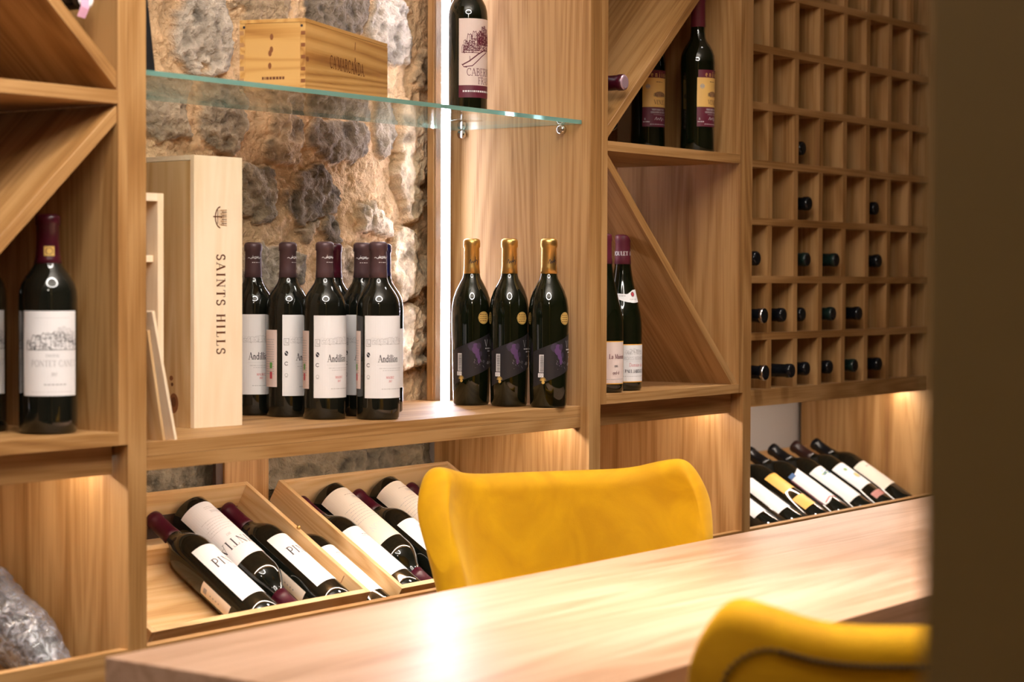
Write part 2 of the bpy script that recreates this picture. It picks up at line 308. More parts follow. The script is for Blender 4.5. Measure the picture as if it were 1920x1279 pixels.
class Art:
    """flat printing: quads (polygon, material slot, layer) in label coordinates, metres"""
    def __init__(s): s.q = []
    def poly(s, pts, m, layer=1): s.q.append(([tuple(p) for p in pts], m, layer)); return s
    def rect(s, u0, v0, u1, v1, m, layer=1):
        n = max(1, int(abs(u1 - u0) / .004))
        for i in range(n):
            a = u0 + (u1 - u0) * i / n; b = u0 + (u1 - u0) * (i + 1) / n
            s.poly([(a, v0), (b, v0), (b, v1), (a, v1)], m, layer)
        return s
    def strips(s, u0, u1, lo, hi, m, layer=0, n=24):
        for i in range(n):
            a = u0 + (u1 - u0) * i / n; b = u0 + (u1 - u0) * (i + 1) / n
            la, ha, lb, hb = lo(a), hi(a), lo(b), hi(b)
            k = 4
            for j in range(k):
                s.poly([(a, la + (ha - la) * j / k), (b, lb + (hb - lb) * j / k), (b, lb + (hb - lb) * (j + 1) / k), (a, la + (ha - la) * (j + 1) / k)], m, layer)
        return s
    def paper(s, u0, v0, u1, v1, m, layer=0): return s.strips(u0, u1, lambda u: v0, lambda u: v1, m, layer, max(4, int((u1 - u0) / .004)))
    def disc(s, cu, cv, r, m, layer=1, ry=None):
        ry = ry or r
        return s.strips(cu - r * .999, cu + r * .999, lambda u: cv - ry * math.sqrt(max(0, 1 - ((u - cu) / r) ** 2)), lambda u: cv + ry * math.sqrt(max(0, 1 - ((u - cu) / r) ** 2)), m, layer, 14)
    def line(s, pts, w, m, layer=1):
        for (x0, y0), (x1, y1) in zip(pts, pts[1:]):
            L = math.hypot(x1 - x0, y1 - y0)
            if L < 1e-7: continue
            n = max(1, int(L / .004)); dx, dy = (x1 - x0) / L, (y1 - y0) / L; px, py = -dy * w / 2, dx * w / 2
            ex, ey = dx * w * .25, dy * w * .25
            for i in range(n):
                a0 = i / n; a1 = (i + 1) / n
                ax, ay = x0 + (x1 - x0) * a0, y0 + (y1 - y0) * a0; bx, by = x0 + (x1 - x0) * a1, y0 + (y1 - y0) * a1
                s.poly([(ax - px - ex, ay - py - ey), (bx - px + ex, by - py + ey), (bx + px + ex, by + py + ey), (ax + px - ex, ay + py - ey)], m, layer)
        return s
    def ring(s, cu, cv, r, w, m, layer=1, a0=0, a1=360): return s.line(ar(cu, cv, r, r, a0, a1, 16), w, m, layer)
    def text(s, t, u, v, h, m, layer=1, thick=.15, thin=.055, anchor='c', sx=1., sp=.0, rot=0):
        W = sum(GL[c][0] + sp for c in t) * h * sx
        x = {'c': -W / 2, 'l': 0, 'r': -W}[anchor]; ca, sa = math.cos(rot), math.sin(rot)
        def T(p): return (u + p[0] * ca - p[1] * sa, v + p[0] * sa + p[1] * ca)
        for c in t:
            adv, st, sf = GL[c]
            for w, pts in st: s.line([T((x + p[0] * h * sx, p[1] * h)) for p in pts], h * (thin + (thick - thin) * w), m, layer)
            for (px, py) in sf: s.line([T((x + (px - .11) * h * sx, py * h)), T((x + (px + .11) * h * sx, py * h))], h * thin, m, layer)
            x += (adv + sp) * h * sx
        return s
    def greek(s, u0, u1, v, h, m, seed=1, layer=1):
        """a line of print too small to read: little word-long dashes"""
        r = random.Random(seed); u = u0
        while u < u1:
            w = min(u1 - u, r.uniform(.0015, .005)); s.rect(u, v, u + w, v + h, m, layer); u += w + .0012
        return s
    def sketch(s, u0, v0, u1, v1, m, seed=1, n=60, w=.0004, dens=1.):
        """engraving of roofs, walls and trees"""
        r = random.Random(seed); k = int(n)
        top = [v0 + (v1 - v0) * (.35 + .6 * abs(math.sin(i * 1.7 + seed)) * math.sin(PI * (i + .5) / 12)) for i in range(12)]
        for i in range(11):
            ua = u0 + (u1 - u0) * i / 11; ub = u0 + (u1 - u0) * (i + 1) / 11
            s.line([(ua, top[i]), ((ua + ub) / 2, max(top[i], top[i + 1]) + (v1 - v0) * .06), (ub, top[i + 1])], w * 1.4, m)
            s.line([(ua, v0), (ua, top[i])], w, m)
        for _ in range(k):
            x = r.uniform(u0, u1); i = min(10, int((x - u0) / (u1 - u0) * 11)); y = r.uniform(v0, top[i]); L = r.uniform(.001, .004)
            a = r.choice((0, 0, PI / 2, .5, -.5)); s.line([(x, y), (x + L * math.cos(a), y + L * math.sin(a))], w * r.uniform(.7, 2.2), m)
        s.line([(u0, v0), (u1, v0)], w * 1.5, m)
        return s
    def build(s, name, mats, fmap, parent, eps=.00022, base=.00015):
        idx = {}; ml = []
        v = []; f = []; mi = []
        for pts, m, layer in s.q:
            if m.name not in idx: idx[m.name] = len(ml); ml.append(m)
            b = len(v); v += [fmap(p[0], p[1], base + eps * layer) for p in pts]; f.append(tuple(range(b, b + len(pts)))); mi.append(idx[m.name])
        o = mesh_obj(name, v, f, ml, parent, mi, smooth=False)
        return o

# ------------------------------------------------------------------ bottles
BORD = [(.0, 0), (.030, 0), (.0345, .0012), (.0365, .004), (.0368, .02), (.0370, .10), (.0370, .186), (.0362, .196), (.0335, .206), (.0285, .2155), (.0228, .2235), (.0178, .231), (.0152, .240), (.0140, .252), (.0136, .285), (.0150, .2865), (.0150, .2955), (.0138, .2985), (.0, .300)]
GOLDB = [(.0, 0), (.028, 0), (.0325, .0015), (.0345, .005), (.0355, .05), (.0372, .12), (.0380, .165), (.0372, .185), (.0345, .202), (.030, .216), (.0235, .229), (.0175, .240), (.0150, .250), (.0140, .262), (.0137, .297), (.0152, .299), (.0152, .309), (.014, .3125), (.0, .314)]
BURG = [(.0, 0), (.031, 0), (.0365, .0015), (.0388, .005), (.0390, .02), (.0390, .12), (.0382, .136), (.0358, .152), (.0318, .170), (.0268, .190), (.0222, .210), (.0188, .228), (.0162, .246), (.0148, .262), (.0140, .292), (.0148, .294), (.0148, .303), (.0136, .3055), (.0, .3065)]
LITRE = [(.0, 0), (.030, 0), (.0345, .0015), (.0362, .005), (.0358, .03), (.0350, .06), (.0350, .11), (.0358, .16), (.0362, .195), (.0350, .210), (.0315, .222), (.0258, .233), (.0195, .242), (.0160, .250), (.0148, .262), (.0140, .325), (.0150, .327), (.0150, .336), (.0138, .339), (.0, .340)]
def scaleprof(p, k, kz=1.): return [(r * k, z * kz) for r, z in p]

def rad_at(prof, z):
    for (r0, z0), (r1, z1) in zip(prof, prof[1:]):
        if z0 <= z <= z1 and z1 > z0: return r0 + (r1 - r0) * (z - z0) / (z1 - z0)
    return prof[-2][0]

def smooth_prof(prof):
    return prof

def cyl_map(prof):
    def fm(u, v, e):
        rb = rad_at(prof, v); r = rb + e; a = u / max(rb, .01)
        return (r * math.sin(a), -r * math.cos(a), v)
    return fm

class Bottle:
    """one prototype of a bottle with its parts; place() makes a thing of it, sharing the meshes"""
    def __init__(s, prof, glass, cap, capz, labels, capend=None, capart=None, band=None):
        s.prof = prof; s.H = prof[-1][1]; s.protos = []
        dense = []
        for (r0, z0), (r1, z1) in zip(prof, prof[1:]):
            dense.append((r0, z0))
        dense.append(prof[-1])
        pr = [p for p in dense if p[0] > 0]
        v, f = lathe(pr, 56); o = mesh_obj('glass_body', v, f, glass, smooth=True); s.flat_end(o); s.protos.append(o)
        # capsule follows neck from capz up
        cp = [(rad_at(prof, capz) + .0001, capz), (rad_at(prof, capz) + .0007, capz + .0004)]
        for r, z in prof:
            if z > capz + .002 and r > .002: cp.append((r + .0007, z + (.0006 if z >= s.H - .006 else 0)))
        cp.append((.0105, s.H + .0012))
        v, f = lathe(cp, 40)
        mats = [cap]
        o = mesh_obj('capsule', v, f, mats, smooth=True)
        if capend:
            o.data.materials.append(capend); o.data.polygons[-1].material_index = 1
            n = 40
            for k in range(n): o.data.polygons[len(o.data.polygons) - 3 - k].material_index = 1
        s.flat_end(o); s.protos.append(o)
        fm = cyl_map(prof)
        for nm, art in labels:
            s.protos.append(art.build(nm, None, fm, None, base=.00015 if 'capsule' not in nm else .0010))
    def flat_end(s, o):
        for p in o.data.polygons:
            if len(p.vertices) > 5: p.use_smooth = False
    def place(s, loc, rot, label, group=None, name='wine_bottle', cat='bottle'):
        t = thing(name, label, cat, loc, rot, group)
        made = {}
        for p in s.protos:
            if not getattr(s, 'used', False): c = p
            else: c = p.copy(); COL.objects.link(c)
            nm = p.name.split('.')[0]; made[nm] = c
            c.parent = made['capsule'] if nm in ('capsule_print', 'silver_ring') else t
        s.used = True
        return t
    def variant(s): return s

# ---- label designs --------------------------------------------------------
def barcode(A, u0, v0, u1, v1, seed=3, horiz=True):
    A.rect(u0, v0, u1, v1, WHITE, 1); r = random.Random(seed); y = v0 + .0008
    while y < v1 - .001:
        h = r.uniform(.0003, .0009); A.rect(u0 + (u1 - u0) * .22, y, u1 - .0003, y + h, INK, 2); y += h + r.uniform(.0004, .0008)

def art_andillian():
    A = Art(); A.paper(-.040, .037, .046, .176, WHITE)
    A.sketch(-.026, .128, .046, .141, INKG, 5, 50, .0003)
    for i in range(16):
        u = -.030 + i * .005; A.ring(u, .134 + .003 * math.sin(i * 1.3), .0022, .00035, INKL)
    A.text('Andillian', -.016, .098, .0118, INK, thick=.12, thin=.05, sx=.84, anchor='l')
    A.rect(-.018, .0925, .045, .0929, INKL); A.greek(-.014, .040, .087, .0007, INKG, 2); A.greek(-.008, .036, .0835, .0006, INKG, 3)
    A.text('MALBEC', .006, .070, .0038, INKR); A.text('2017', .006, .064, .0032, INKR)
    A.greek(-.010, .034, .052, .0010, INKG, 9)
    # little certification marks down the left margin
    A.rect(-.0375, .124, -.0285, .136, INKG, 1); A.rect(-.0365, .125, -.0295, .135, WHITE, 2); A.rect(-.0345, .127, -.0335, .134, INKG, 3); A.rect(-.0325, .127, -.0305, .129, INKG, 3)
    A.disc(-.033, .110, .0032, INK, 1, .0042); A.line([(-.036, .1135), (-.030, .1075)], .0009, WHITE, 2)
    A.ring(-.033, .0925, .0028, .0010, INK, 1, 40, 320); A.ring(-.033, .073, .0026, .0007, INKG); A.rect(-.0352, .069, -.0308, .070, INKG)
    B = Art(); B.paper(-.088, .052, -.050, .150, PINKISH)
    for i in range(15): B.greek(-.080, -.056, .074 + i * .0042, .0011, INKG, 20 + i)
    B.rect(-.066, .084, -.060, .094, GREEN, 2); B.rect(-.066, .066, -.060, .078, INKR, 2)
    C = Art(); C.line([(-.012 + .001 * i, .2735 + .0012 * math.sin(i * .9)) for i in range(24)], .0007, LTXT); C.greek(-.005, .009, .2655, .0010, LTXT, 4)
    C.sketch(-.006, .2735, .008, .2765, LTXT, 2, 6, .0003)
    return A, B, C

def art_maroon_label(A=None):
    A = Art(); A.paper(-.040, .045, .040, .150, WHITE); A.greek(-.02, .02, .08, .001, INKG, 1); return A

def art_gold():
    A = Art()
    lo = lambda u: .036 + (u + .05) * .42
    hi = lambda u: min(.156, .106 + (u + .05) * .42)
    A.strips(-.050, .050, lambda u: .038 + (u + .05) * .40, lambda u: .104 + (u + .05) * .40, SLATE, 0, 26)
    # violet flower
    for i, (u, v, w, h, m) in enumerate([(-.006, .112, .011, .010, PURPLED), (.000, .108, .010, .012, PURPLE), (-.010, .113, .007, .006, PURPLED), (.003, .099, .0055, .011, PURPLE), (.006, .113, .006, .007, PURPLED), (.006, .088, .004, .010, PURPLE), (.010, .098, .004, .006, PURPLED)]):
        A.disc(u, v, w * .75, m, 1 + i % 3, h * .85)
    for i in range(26):
        r = random.Random(i); u = .004 + r.uniform(-.010, .014); v = .076 + r.uniform(-.006, .010); A.line([(u, v), (u + r.uniform(-.003, .003), v + r.uniform(0, .004))], .0004, PURPLE if i % 2 else INKG, 4)
    A.text('V', .022, .112, .012, INKG, 4, thick=.07, thin=.04); A.greek(.020, .044, .107, .0022, LTXT, 4, 4); A.greek(.026, .046, .102, .0018, LTXT, 6, 4)
    A.disc(.032, .094, .0013, LTXT, 4); A.line([(.024, .079), (.028, .084), (.027, .078), (.034, .083)], .0006, LTXT, 4)
    barcode(A, -.036, .066, -.027, .099, 4); A.rect(-.038, .057, -.027, .0645, WHITE, 1); A.greek(-.036, -.028, .061, .0012, INKG, 6, 2); A.greek(-.036, -.029, .0585, .001, INKG, 7, 2)
    for a in range(7): A.line([(-.028, .050), (-.028 + .006 * math.cos(R(20 + a * 24)), .050 + .007 * math.sin(R(20 + a * 24)))], .0011, GOLDP, 2)
    A.disc(-.0275, .0475, .003, GOLDP, 2)
    M = Art(); M.disc(.016, .166, .0118, GOLDP, 1)
    M.ring(.016, .166, .0108, .0005, BRAND, 2)
    for k, v in enumerate((.1715, .1675, .1635, .1595)): M.greek(.008, .024, v, .0013, BRAND, 30 + k, 2)
    C = Art()
    sig = [(-.008, .268), (-.005, .276), (-.004, .268), (-.002, .273), (-.001, .269), (.001, .273), (.003, .270), (.004, .281), (.003, .271), (.006, .275), (.008, .272), (.007, .265), (.011, .281)]
    C.line(sig, .0008, INK)
    return A, M, C

def art_pontet():
    A = Art(); A.paper(-.040, .054, .044, .172, WHITE)
    A.greek(-.022, .030, .162, .0008, INKL, 1)
    A.sketch(-.034, .118, .044, .146, INK, 8, 170, .00045); A.sketch(.004, .130, .040, .152, INKG, 3, 60, .0004)
    A.text('CHATEAU', .004, .108, .0038, INKG); A.text('PONTET CANET', .008, .095, .0084, INKG, thick=.10, thin=.04)
    A.text('2017', .006, .082, .0040, INKG); A.greek(-.008, .024, .069, .0016, INKG, 5); A.greek(-.026, .034, .059, .0008, INKL, 6)
    C = Art(); C.rect(-.006, .2485, .008, .262, GOLDP); C.ring(.001, .2552, .0045, .0008, INKM, 2)
    return A, C

def art_cab():
    A = Art(); A.paper(-.036, .041, .042, .158, PINKISH)
    A.rect(-.036, .023, .042, .041, INKM, 0)
    A.sketch(-.026, .102, .030, .140, INKM, 11, 240, .0007); A.sketch(.000, .112, .032, .146, INKM, 4, 200, .0008); A.sketch(-.030, .098, .004, .120, INKM, 9, 60, .0006)
    A.line([(-.028, .077), (-.016, .083), (.002, .096), (.018, .104)], .0022, INKM); A.line([(-.026, .073), (-.010, .075), (.010, .092), (.024, .100)], .0016, INKM)
    A.line([(-.030, .078), (-.026, .073), (-.020, .072)], .0010, INKM); A.line([(-.014, .083), (-.015, .092)], .0010, INKM)
    A.text('CABERNET', .014, .058, .0125, INKM, thick=.10); A.text('FRANC', .022, .0435, .0115, INKM, thick=.10)
    A.greek(-.028, .038, .031, .0026, LTXT, 12, 2)
    A.q = [([(u, .064 + (v - .041) * (1.068 if v > .041 else 1.28)) for u, v in p], m, l) for p, m, l in A.q]
    return A

def art_enj():
    A = Art(); A.paper(-.030, .054, .034, .095, INKM); A.paper(-.030, .095, .034, .155, YEL); A.paper(-.028, .155, .032, .171, INKM)
    A.rect(-.030, .0945, .034, .0957, GOLDP, 2)
    A.text('enjing', .012, .1575, .0105, YEL, 2, sp=.35, thick=.12); A.greek(-.001, .015, .146, .0012, INKM, 2)
    A.ring(-.019, .137, .0040, .0014, INKG, 2); A.rect(-.022, .1355, -.0160, .1385, INKG, 3)
    A.disc(.009, .121, .014, BRANDL, 1, .0060); A.sketch(-.006, .117, .024, .127, INK, 3, 80, .0004)
    A.text('VENJE', .008, .1005, .0085, INKM, 2, thick=.12)
    A.text('VRHUNSKO VINO', .006, .0875, .0036, LTXT, 2); A.text('VINOGORJE KUTJEVO', .006, .0820, .0034, LTXT, 2)
    A.greek(-.006, .026, .0785, .0006, LTXT, 3, 2); A.line([(-.004, .068), (.0, .074), (.001, .068), (.005, .072), (.007, .068), (.012, .074), (.013, .066), (.018, .072), (.022, .068)], .0008, LTXT, 2)
    A.text('1L', -.024, .068, .0036, LTXT, 2); A.greek(-.028, -.014, .0630, .0018, LTXT, 4, 2); A.greek(-.014, .030, .0585, .0009, LTXT, 5, 2)
    return A

def art_jab():
    A = Art(); A.paper(-.036, .017, .042, .092, ORANGE); A.rect(-.034, .0188, .040, .0902, WHITE, 1)
    A.sketch(-.014, .072, .030, .084, INKG, 3, 110, .0004)
    A.text('CROZES HERMITAGE', .012, .061, .0062, INKG, 2, thick=.10); A.greek(-.012, .034, .0575, .0007, INKL, 6, 2)
    A.text('Domaine de', .012, .048, .0066, INKR, 2, thick=.09); A.text('PAUL JABOULET', .010, .036, .0058, INK, 2, thick=.2)
    A.greek(-.018, .034, .0285, .0009, INKG, 3, 2)
    B = Art()
    B.strips(-.028, .028, lambda u: .178 - .004 * math.cos(u * 90) + (.0 if u < 0 else -u * .25), lambda u: .192 - .002 * math.cos(u * 60) + (.0 if u < -.004 else min(.008, (u + .004) * .6)), WHITE, 0, 20)
    B.greek(-.020, -.008, .186, .0014, INKG, 1, 2); B.disc(.008, .190, .0038, INKR, 2, .0048); B.ring(.008, .190, .0040, .0009, INK, 3); B.greek(0, .018, .1795, .0012, INKG, 8, 2)
    C = Art(); C.text('JABOULET AINE', -.006, .2665, .0075, LTXT, thick=.2)
    return A, B, C

def art_jab2():
    A = Art(); A.paper(-.036, .017, .040, .100, ORANGE); A.rect(-.034, .0188, .038, .0982, PINKISH, 1)
    A.text('La Maison', .018, .066, .0085, INKM, 2, thick=.15, anchor='c'); A.text('ons', .014, .050, .0055, INK, 2); A.text('ond-d', .014, .036, .006, INKM, 2); A.greek(-.01, .034, .026, .001, INKG, 3, 2)
    return A

def art_pintia(neckinfo=True):
    A = Art(); A.paper(-.036, .040, .040, .172, WHITE)
    A.text('PINTIA', .012, .118, .0185, INK, thick=.13, thin=.035, sp=.08)
    A.greek(-.012, .020, .074, .0006, INKL, 3); A.greek(-.008, .016, .155, .0005, INKL, 9)
    B = Art(); B.paper(-.080, .050, -.056, .120, CREAM)
    B.rect(-.074, .106, -.064, .114, INKG, 2); 
    for k in range(4): B.disc(-.069, .096 - k * .007, .0016, INKG, 2)
    return A, B

def art_backlabel():
    """the label of the bottles packed upside down: small print and the name"""
    A = Art(); A.paper(-.038, .020, .042, .165, WHITE)
    A.text('PINTIA', .002, .118, .0185, INK, thick=.12, thin=.035, sp=.10); A.text('2017', .004, .105, .0045, INKG)
    for k, (a, b) in enumerate([(-.020, .030), (-.014, .026), (-.020, .030), (-.010, .024), (-.018, .020), (-.016, .028)]): A.greek(a, b, .092 - k * .006, .0007, INKG, 40 + k)
    A.text('CUPANE', -.016, .044, .0055, INKG); A.greek(-.030, .0, .038, .0008, INKG, 3); A.greek(-.030, .0, .034, .0008, INKG, 4)
    return A

def art_cremeback(seed, name):
    A = Art(); A.paper(-.038, .020, .042, .170, CREAM)
    A.text(name, .004, .128, .0120, INKL, thick=.08, thin=.05); A.ring(.004, .134, .015, .0006, INKL, 1, 10, 170)
    for k, (a, b) in enumerate([(-.020, .030), (-.014, .026), (-.020, .030), (-.010, .024), (-.018, .020), (-.016, .028), (-.02, .01)]): A.greek(a, b, .108 - k * .007, .0008, INKG, seed + k)
    A.text('DIRU', -.018, .046, .0065, INKG); A.greek(-.032, .0, .040, .0007, BRAND, 3)
    return A

def art_red(name):
    A = Art(); A.paper(-.036, .040, .040, .170, WHITE); A.greek(-.006, .024, .140, .0040, INKL, 8); A.greek(-.004, .02, .146, .0012, INKR, 2); A.greek(-.01, .03, .125, .0006, INKL, 3); A.greek(-.004, .02, .10, .0006, INKL, 4); return A

SIDE = R(-53.7)
A1, A2, A3 = art_andillian()
B_AND = Bottle(BORD, GLASS, BROWNC, .240, [('label', A1), ('back_label', A2), ('capsule_print', A3)])
B_MAR = Bottle(BORD, GLASS, MAROON, .240, [('label', art_maroon_label())])
B_NAV = Bottle(BORD, GLASS, NAVY, .243, [('label', art_maroon_label())])
g1, g2, g3 = art_gold()
B_GOLD = Bottle(GOLDB, GLASSG, GOLD, .249, [('label', g1), ('medal_sticker', g2), ('capsule_print', g3)])
p1, p2 = art_pontet()
B_PON = Bottle(scaleprof(BORD, 1.10, 1.02), GLASS, MAROON, .238, [('label', p1), ('capsule_print', p2)])
B_CAB = Bottle(scaleprof(BORD, 1., 1.05), GLASSG, MAROON, .240, [('label', art_cab())])
B_ENJ = Bottle(scaleprof(LITRE, 1., .96), GLASSG, INKM, .262, [('label', art_enj())])
j1, j2, j3 = art_jab()
B_JAB = Bottle(BURG, GLASSG, INKM, .249, [('label', j1), ('neck_label', j2), ('capsule_print', j3)])
B_JAB2 = Bottle(BURG, GLASSG, INKM, .249, [('label', art_jab2())])
q1, q2 = art_pintia()
B_PIN = Bottle(BORD, GLASS, MAROON, .240, [('label', q1), ('back_label', q2)])
B_PINB = Bottle(BORD, GLASS, MAROON, .240, [('label', art_backlabel())])
B_DON = Bottle(BORD, GLASS, MAROON, .240, [('label', art_cremeback(60, 'DON'))])
B_RED = Bottle(BORD, GLASS, MAROON, .240, [('label', art_red('RESERVA'))])

# ------------------------------------------------------------------ room
def struct(o): o['kind'] = 'structure'; return o
struct(box('floor', (-2.2, -4.6, -.10), (7.2, .60, 0), FLOORM, bevel=0))
struct(box('ceiling', (-2.2, -4.6, 2.7), (7.2, .60, 2.8), CEILM, bevel=0))
struct(box('wall_back', (-2.2, .44, 0), (7.2, .60, 2.7), PAINT, bevel=0))
WW = plain('warm_room_wall', (.26, .17, .09), .8)
struct(box('wall_left', (-2.2, -4.6, 0), (-2.1, .44, 2.7), WW, bevel=0))
struct(box('wall_right', (7.1, -4.6, 0), (7.2, .44, 2.7), WW, bevel=0))
struct(box('wall_front', (-2.1, -4.6, 0), (7.1, -4.5, 2.7), WW, bevel=0))
# white rendered wall behind the low display right of the niche
struct(box('wall_rendered', (3.20, .385, 0), (7.1, .44, 2.7), PAINT, bevel=0))

# ---- rubble stone wall (height field with real relief)
def stone_wall():
    X0, X1, Z0, Z1, st = 1.70, 3.26, .50, 2.10, .0028
    nx = int((X1 - X0) / st); nz = int((Z1 - Z0) / st)
    xs = np.linspace(X0, X1, nx); zs = np.linspace(Z0, Z1, nz); XX, ZZ = np.meshgrid(xs, zs)
    S = [(2.553, 1.598, .068, .069, 'L'), (2.694, 1.661, .076, .029, 'l'), (2.897, 1.672, .091, .055, 'D'), (3.06, 1.658, .065, .077, 'L'), (2.764, 1.43, .041, .053, 'l'), (2.906, 1.431, .082, .042, 'D'), (3.039, 1.467, .04, .056, 'g'), (2.691, 1.329, .055, .054, 'g'), (2.847, 1.323, .068, .044, 'D'), (2.811, 1.261, .025, .015, 'l'), (2.881, 1.261, .036, .016, 'D'), (3.126, 1.404, .037, .115, 'W'), (3.013, 1.281, .052, .026, 'W'), (3.111, 1.2, .06, .068, 'W'), (3.123, 1.056, .052, .063, 'W'), (2.723, 1.177, .091, .053, 'g'), (3.167, 1.585, .034, .047, 'l'), (3.205, 1.438, .025, .063, 'D'), (2.943, 1.193, .054, .045, 'l'), (2.913, 1.052, .084, .055, 'g'), (2.708, 1.037, .07, .053, 'l'), (2.482, .851, .063, .037, 'G'), (2.46, 1.45, .057, .045, 'g'), (2.599, 1.45, .053, .047, 'g'), (2.991, .815, .087, .031, 'G'), (2.837, .806, .044, .03, 'G'), (3.12, .816, .05, .032, 'G'), (2.482, 1.254, .063, .059, 'g'), (2.482, 1.062, .063, .06, 'l'), (2.585, 1.134, .053, .042, 'D'), (3.02, .93, .06, .045, 'l'), (2.62, .92, .06, .03, 'g'), (2.33, 1.60, .07, .06, 'l'), (2.30, 1.38, .08, .07, 'g'), (2.30, 1.15, .07, .08, 'l'), (2.62, .70, .1, .05, 'G'), (2.85, .70, .09, .05, 'G'), (2.40, .72, .09, .06, 'G')]
    r = random.Random(3)
    for i in range(7):
        for j in range(3):
            S.append((1.8 + i * .22 + r.uniform(-.03, .03), 1.82 + j * .12 + r.uniform(-.01, .01), r.uniform(.07, .095), r.uniform(.035, .05), r.choice('lDgL')))
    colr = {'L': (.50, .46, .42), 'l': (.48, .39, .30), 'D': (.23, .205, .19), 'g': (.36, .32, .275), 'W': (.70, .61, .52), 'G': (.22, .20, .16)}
    mort = np.array((.66, .48, .32))
    # value noise fields
    def field(seed, cell):
        g = np.random.RandomState(seed); n1 = int((X1 - X0) / cell) + 3; n2 = int((Z1 - Z0) / cell) + 3; G = g.rand(n2, n1)
        fx = (XX - X0) / cell; fz = (ZZ - Z0) / cell; ix = fx.astype(int); iz = fz.astype(int); tx = fx - ix; tz = fz - iz
        tx = tx * tx * (3 - 2 * tx); tz = tz * tz * (3 - 2 * tz)
        return (G[iz, ix] * (1 - tx) + G[iz, ix + 1] * tx) * (1 - tz) + (G[iz + 1, ix] * (1 - tx) + G[iz + 1, ix + 1] * tx) * tz - .5
    def fbm(seed, cell, o=4): return sum(field(seed + k, cell / 2 ** k) / 1.7 ** k for k in range(o))
    w1 = fbm(11, .05); w2 = fbm(31, .05); fine = fbm(51, .012, 3); rough = fbm(71, .03, 4); big = fbm(91, .2, 3)
    H = .012 * big + .009 * rough + .0045 * fine
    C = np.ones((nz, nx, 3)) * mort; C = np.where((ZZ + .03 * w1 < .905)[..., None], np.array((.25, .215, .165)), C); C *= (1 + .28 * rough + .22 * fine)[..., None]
    ridge = 1 - np.abs(fbm(131, .035, 4)) * 2.2
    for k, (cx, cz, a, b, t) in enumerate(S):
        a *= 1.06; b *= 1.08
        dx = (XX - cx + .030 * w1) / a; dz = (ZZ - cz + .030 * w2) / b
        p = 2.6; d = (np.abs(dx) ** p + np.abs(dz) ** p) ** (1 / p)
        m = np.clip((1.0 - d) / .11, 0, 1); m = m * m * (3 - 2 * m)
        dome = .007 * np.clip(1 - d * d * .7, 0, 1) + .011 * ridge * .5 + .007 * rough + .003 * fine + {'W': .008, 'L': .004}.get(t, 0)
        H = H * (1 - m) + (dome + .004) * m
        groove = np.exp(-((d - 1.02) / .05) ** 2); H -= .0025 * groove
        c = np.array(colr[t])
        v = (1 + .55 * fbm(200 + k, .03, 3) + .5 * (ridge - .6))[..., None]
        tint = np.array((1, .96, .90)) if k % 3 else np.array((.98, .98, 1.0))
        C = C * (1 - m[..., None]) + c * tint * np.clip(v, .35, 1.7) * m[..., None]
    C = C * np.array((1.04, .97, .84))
    Y = .396 - H
    V = np.stack([XX, Y, ZZ], -1).reshape(-1, 3)
    idx = np.arange(nx * nz).reshape(nz, nx)
    F = np.stack([idx[:-1, :-1], idx[:-1, 1:], idx[1:, 1:], idx[1:, :-1]], -1).reshape(-1, 4)
    me = bpy.data.meshes.new('wall_stone')
    # close the sheet to a solid: back face slab
    me.from_pydata(V.tolist(), [], F.tolist())
    ca = me.color_attributes.new('Col', 'FLOAT_COLOR', 'POINT')
    ca.data.foreach_set('color', np.concatenate([C.reshape(-1, 3), np.ones((nx * nz, 1))], 1).astype(np.float32).ravel())
    me.polygons.foreach_set('use_smooth', [True] * len(me.polygons))
    m, nt, b, N, L = new_mat('rubble_stone')
    at = N.new('ShaderNodeVertexColor'); at.layer_name = 'Col'; L.new(at.outputs[0], b.inputs['Base Color'])
    b.inputs['Roughness'].default_value = .85; b.inputs['Specular IOR Level'].default_value = .3
    tc = N.new('ShaderNodeTexCoord'); n = N.new('ShaderNodeTexNoise'); n.inputs['Scale'].default_value = 190; n.inputs['Detail'].default_value = 6; L.new(tc.outputs['Object'], n.inputs[0])
    mu = N.new('ShaderNodeTexMusgrave') if False else N.new('ShaderNodeTexNoise'); mu.inputs['Scale'].default_value = 55; mu.inputs['Detail'].default_value = 8; mu.inputs['Distortion'].default_value = 1.6; L.new(tc.outputs['Object'], mu.inputs[0])
    ad = N.new('ShaderNodeMath'); ad.operation = 'ADD'; L.new(n.outputs[0], ad.inputs[0]); L.new(mu.outputs[0], ad.inputs[1])
    bp = N.new('ShaderNodeBump'); bp.inputs['Strength'].default_value = .8; bp.inputs['Distance'].default_value = .006
    L.new(ad.outputs[0], bp.inputs['Height']); L.new(bp.outputs[0], b.inputs['Normal'])
    me.materials.append(m); o = bpy.data.objects.new('wall_stone', me); COL.objects.link(o)
    sd = o.modifiers.new('depth', 'SOLIDIFY'); sd.thickness = .03; sd.offset = -1
    return struct(o)
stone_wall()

# ------------------------------------------------------------------ shelving
YB = .372
def post(x0, x1, label):
    o = box('shelving_upright', (x0, 0, 0), (x1, YB, 2.45), OAK['Z'], bevel=.0012)
    return props(o, label, 'upright panel')
post(2.010, 2.046, 'tall oak upright panel between the left bottle rack and the stone niche')
post(3.178, 3.216, 'tall oak upright panel between the stone niche and the rack with the diagonal shelf')
post(3.756, 3.790, 'tall oak upright panel between the diagonal rack and the pigeonhole grid')
post(4.709, 4.747, 'tall oak upright panel closing the right end of the pigeonhole grid')
post(1.428, 1.465, 'tall oak upright panel at the far left end of the left bottle rack')

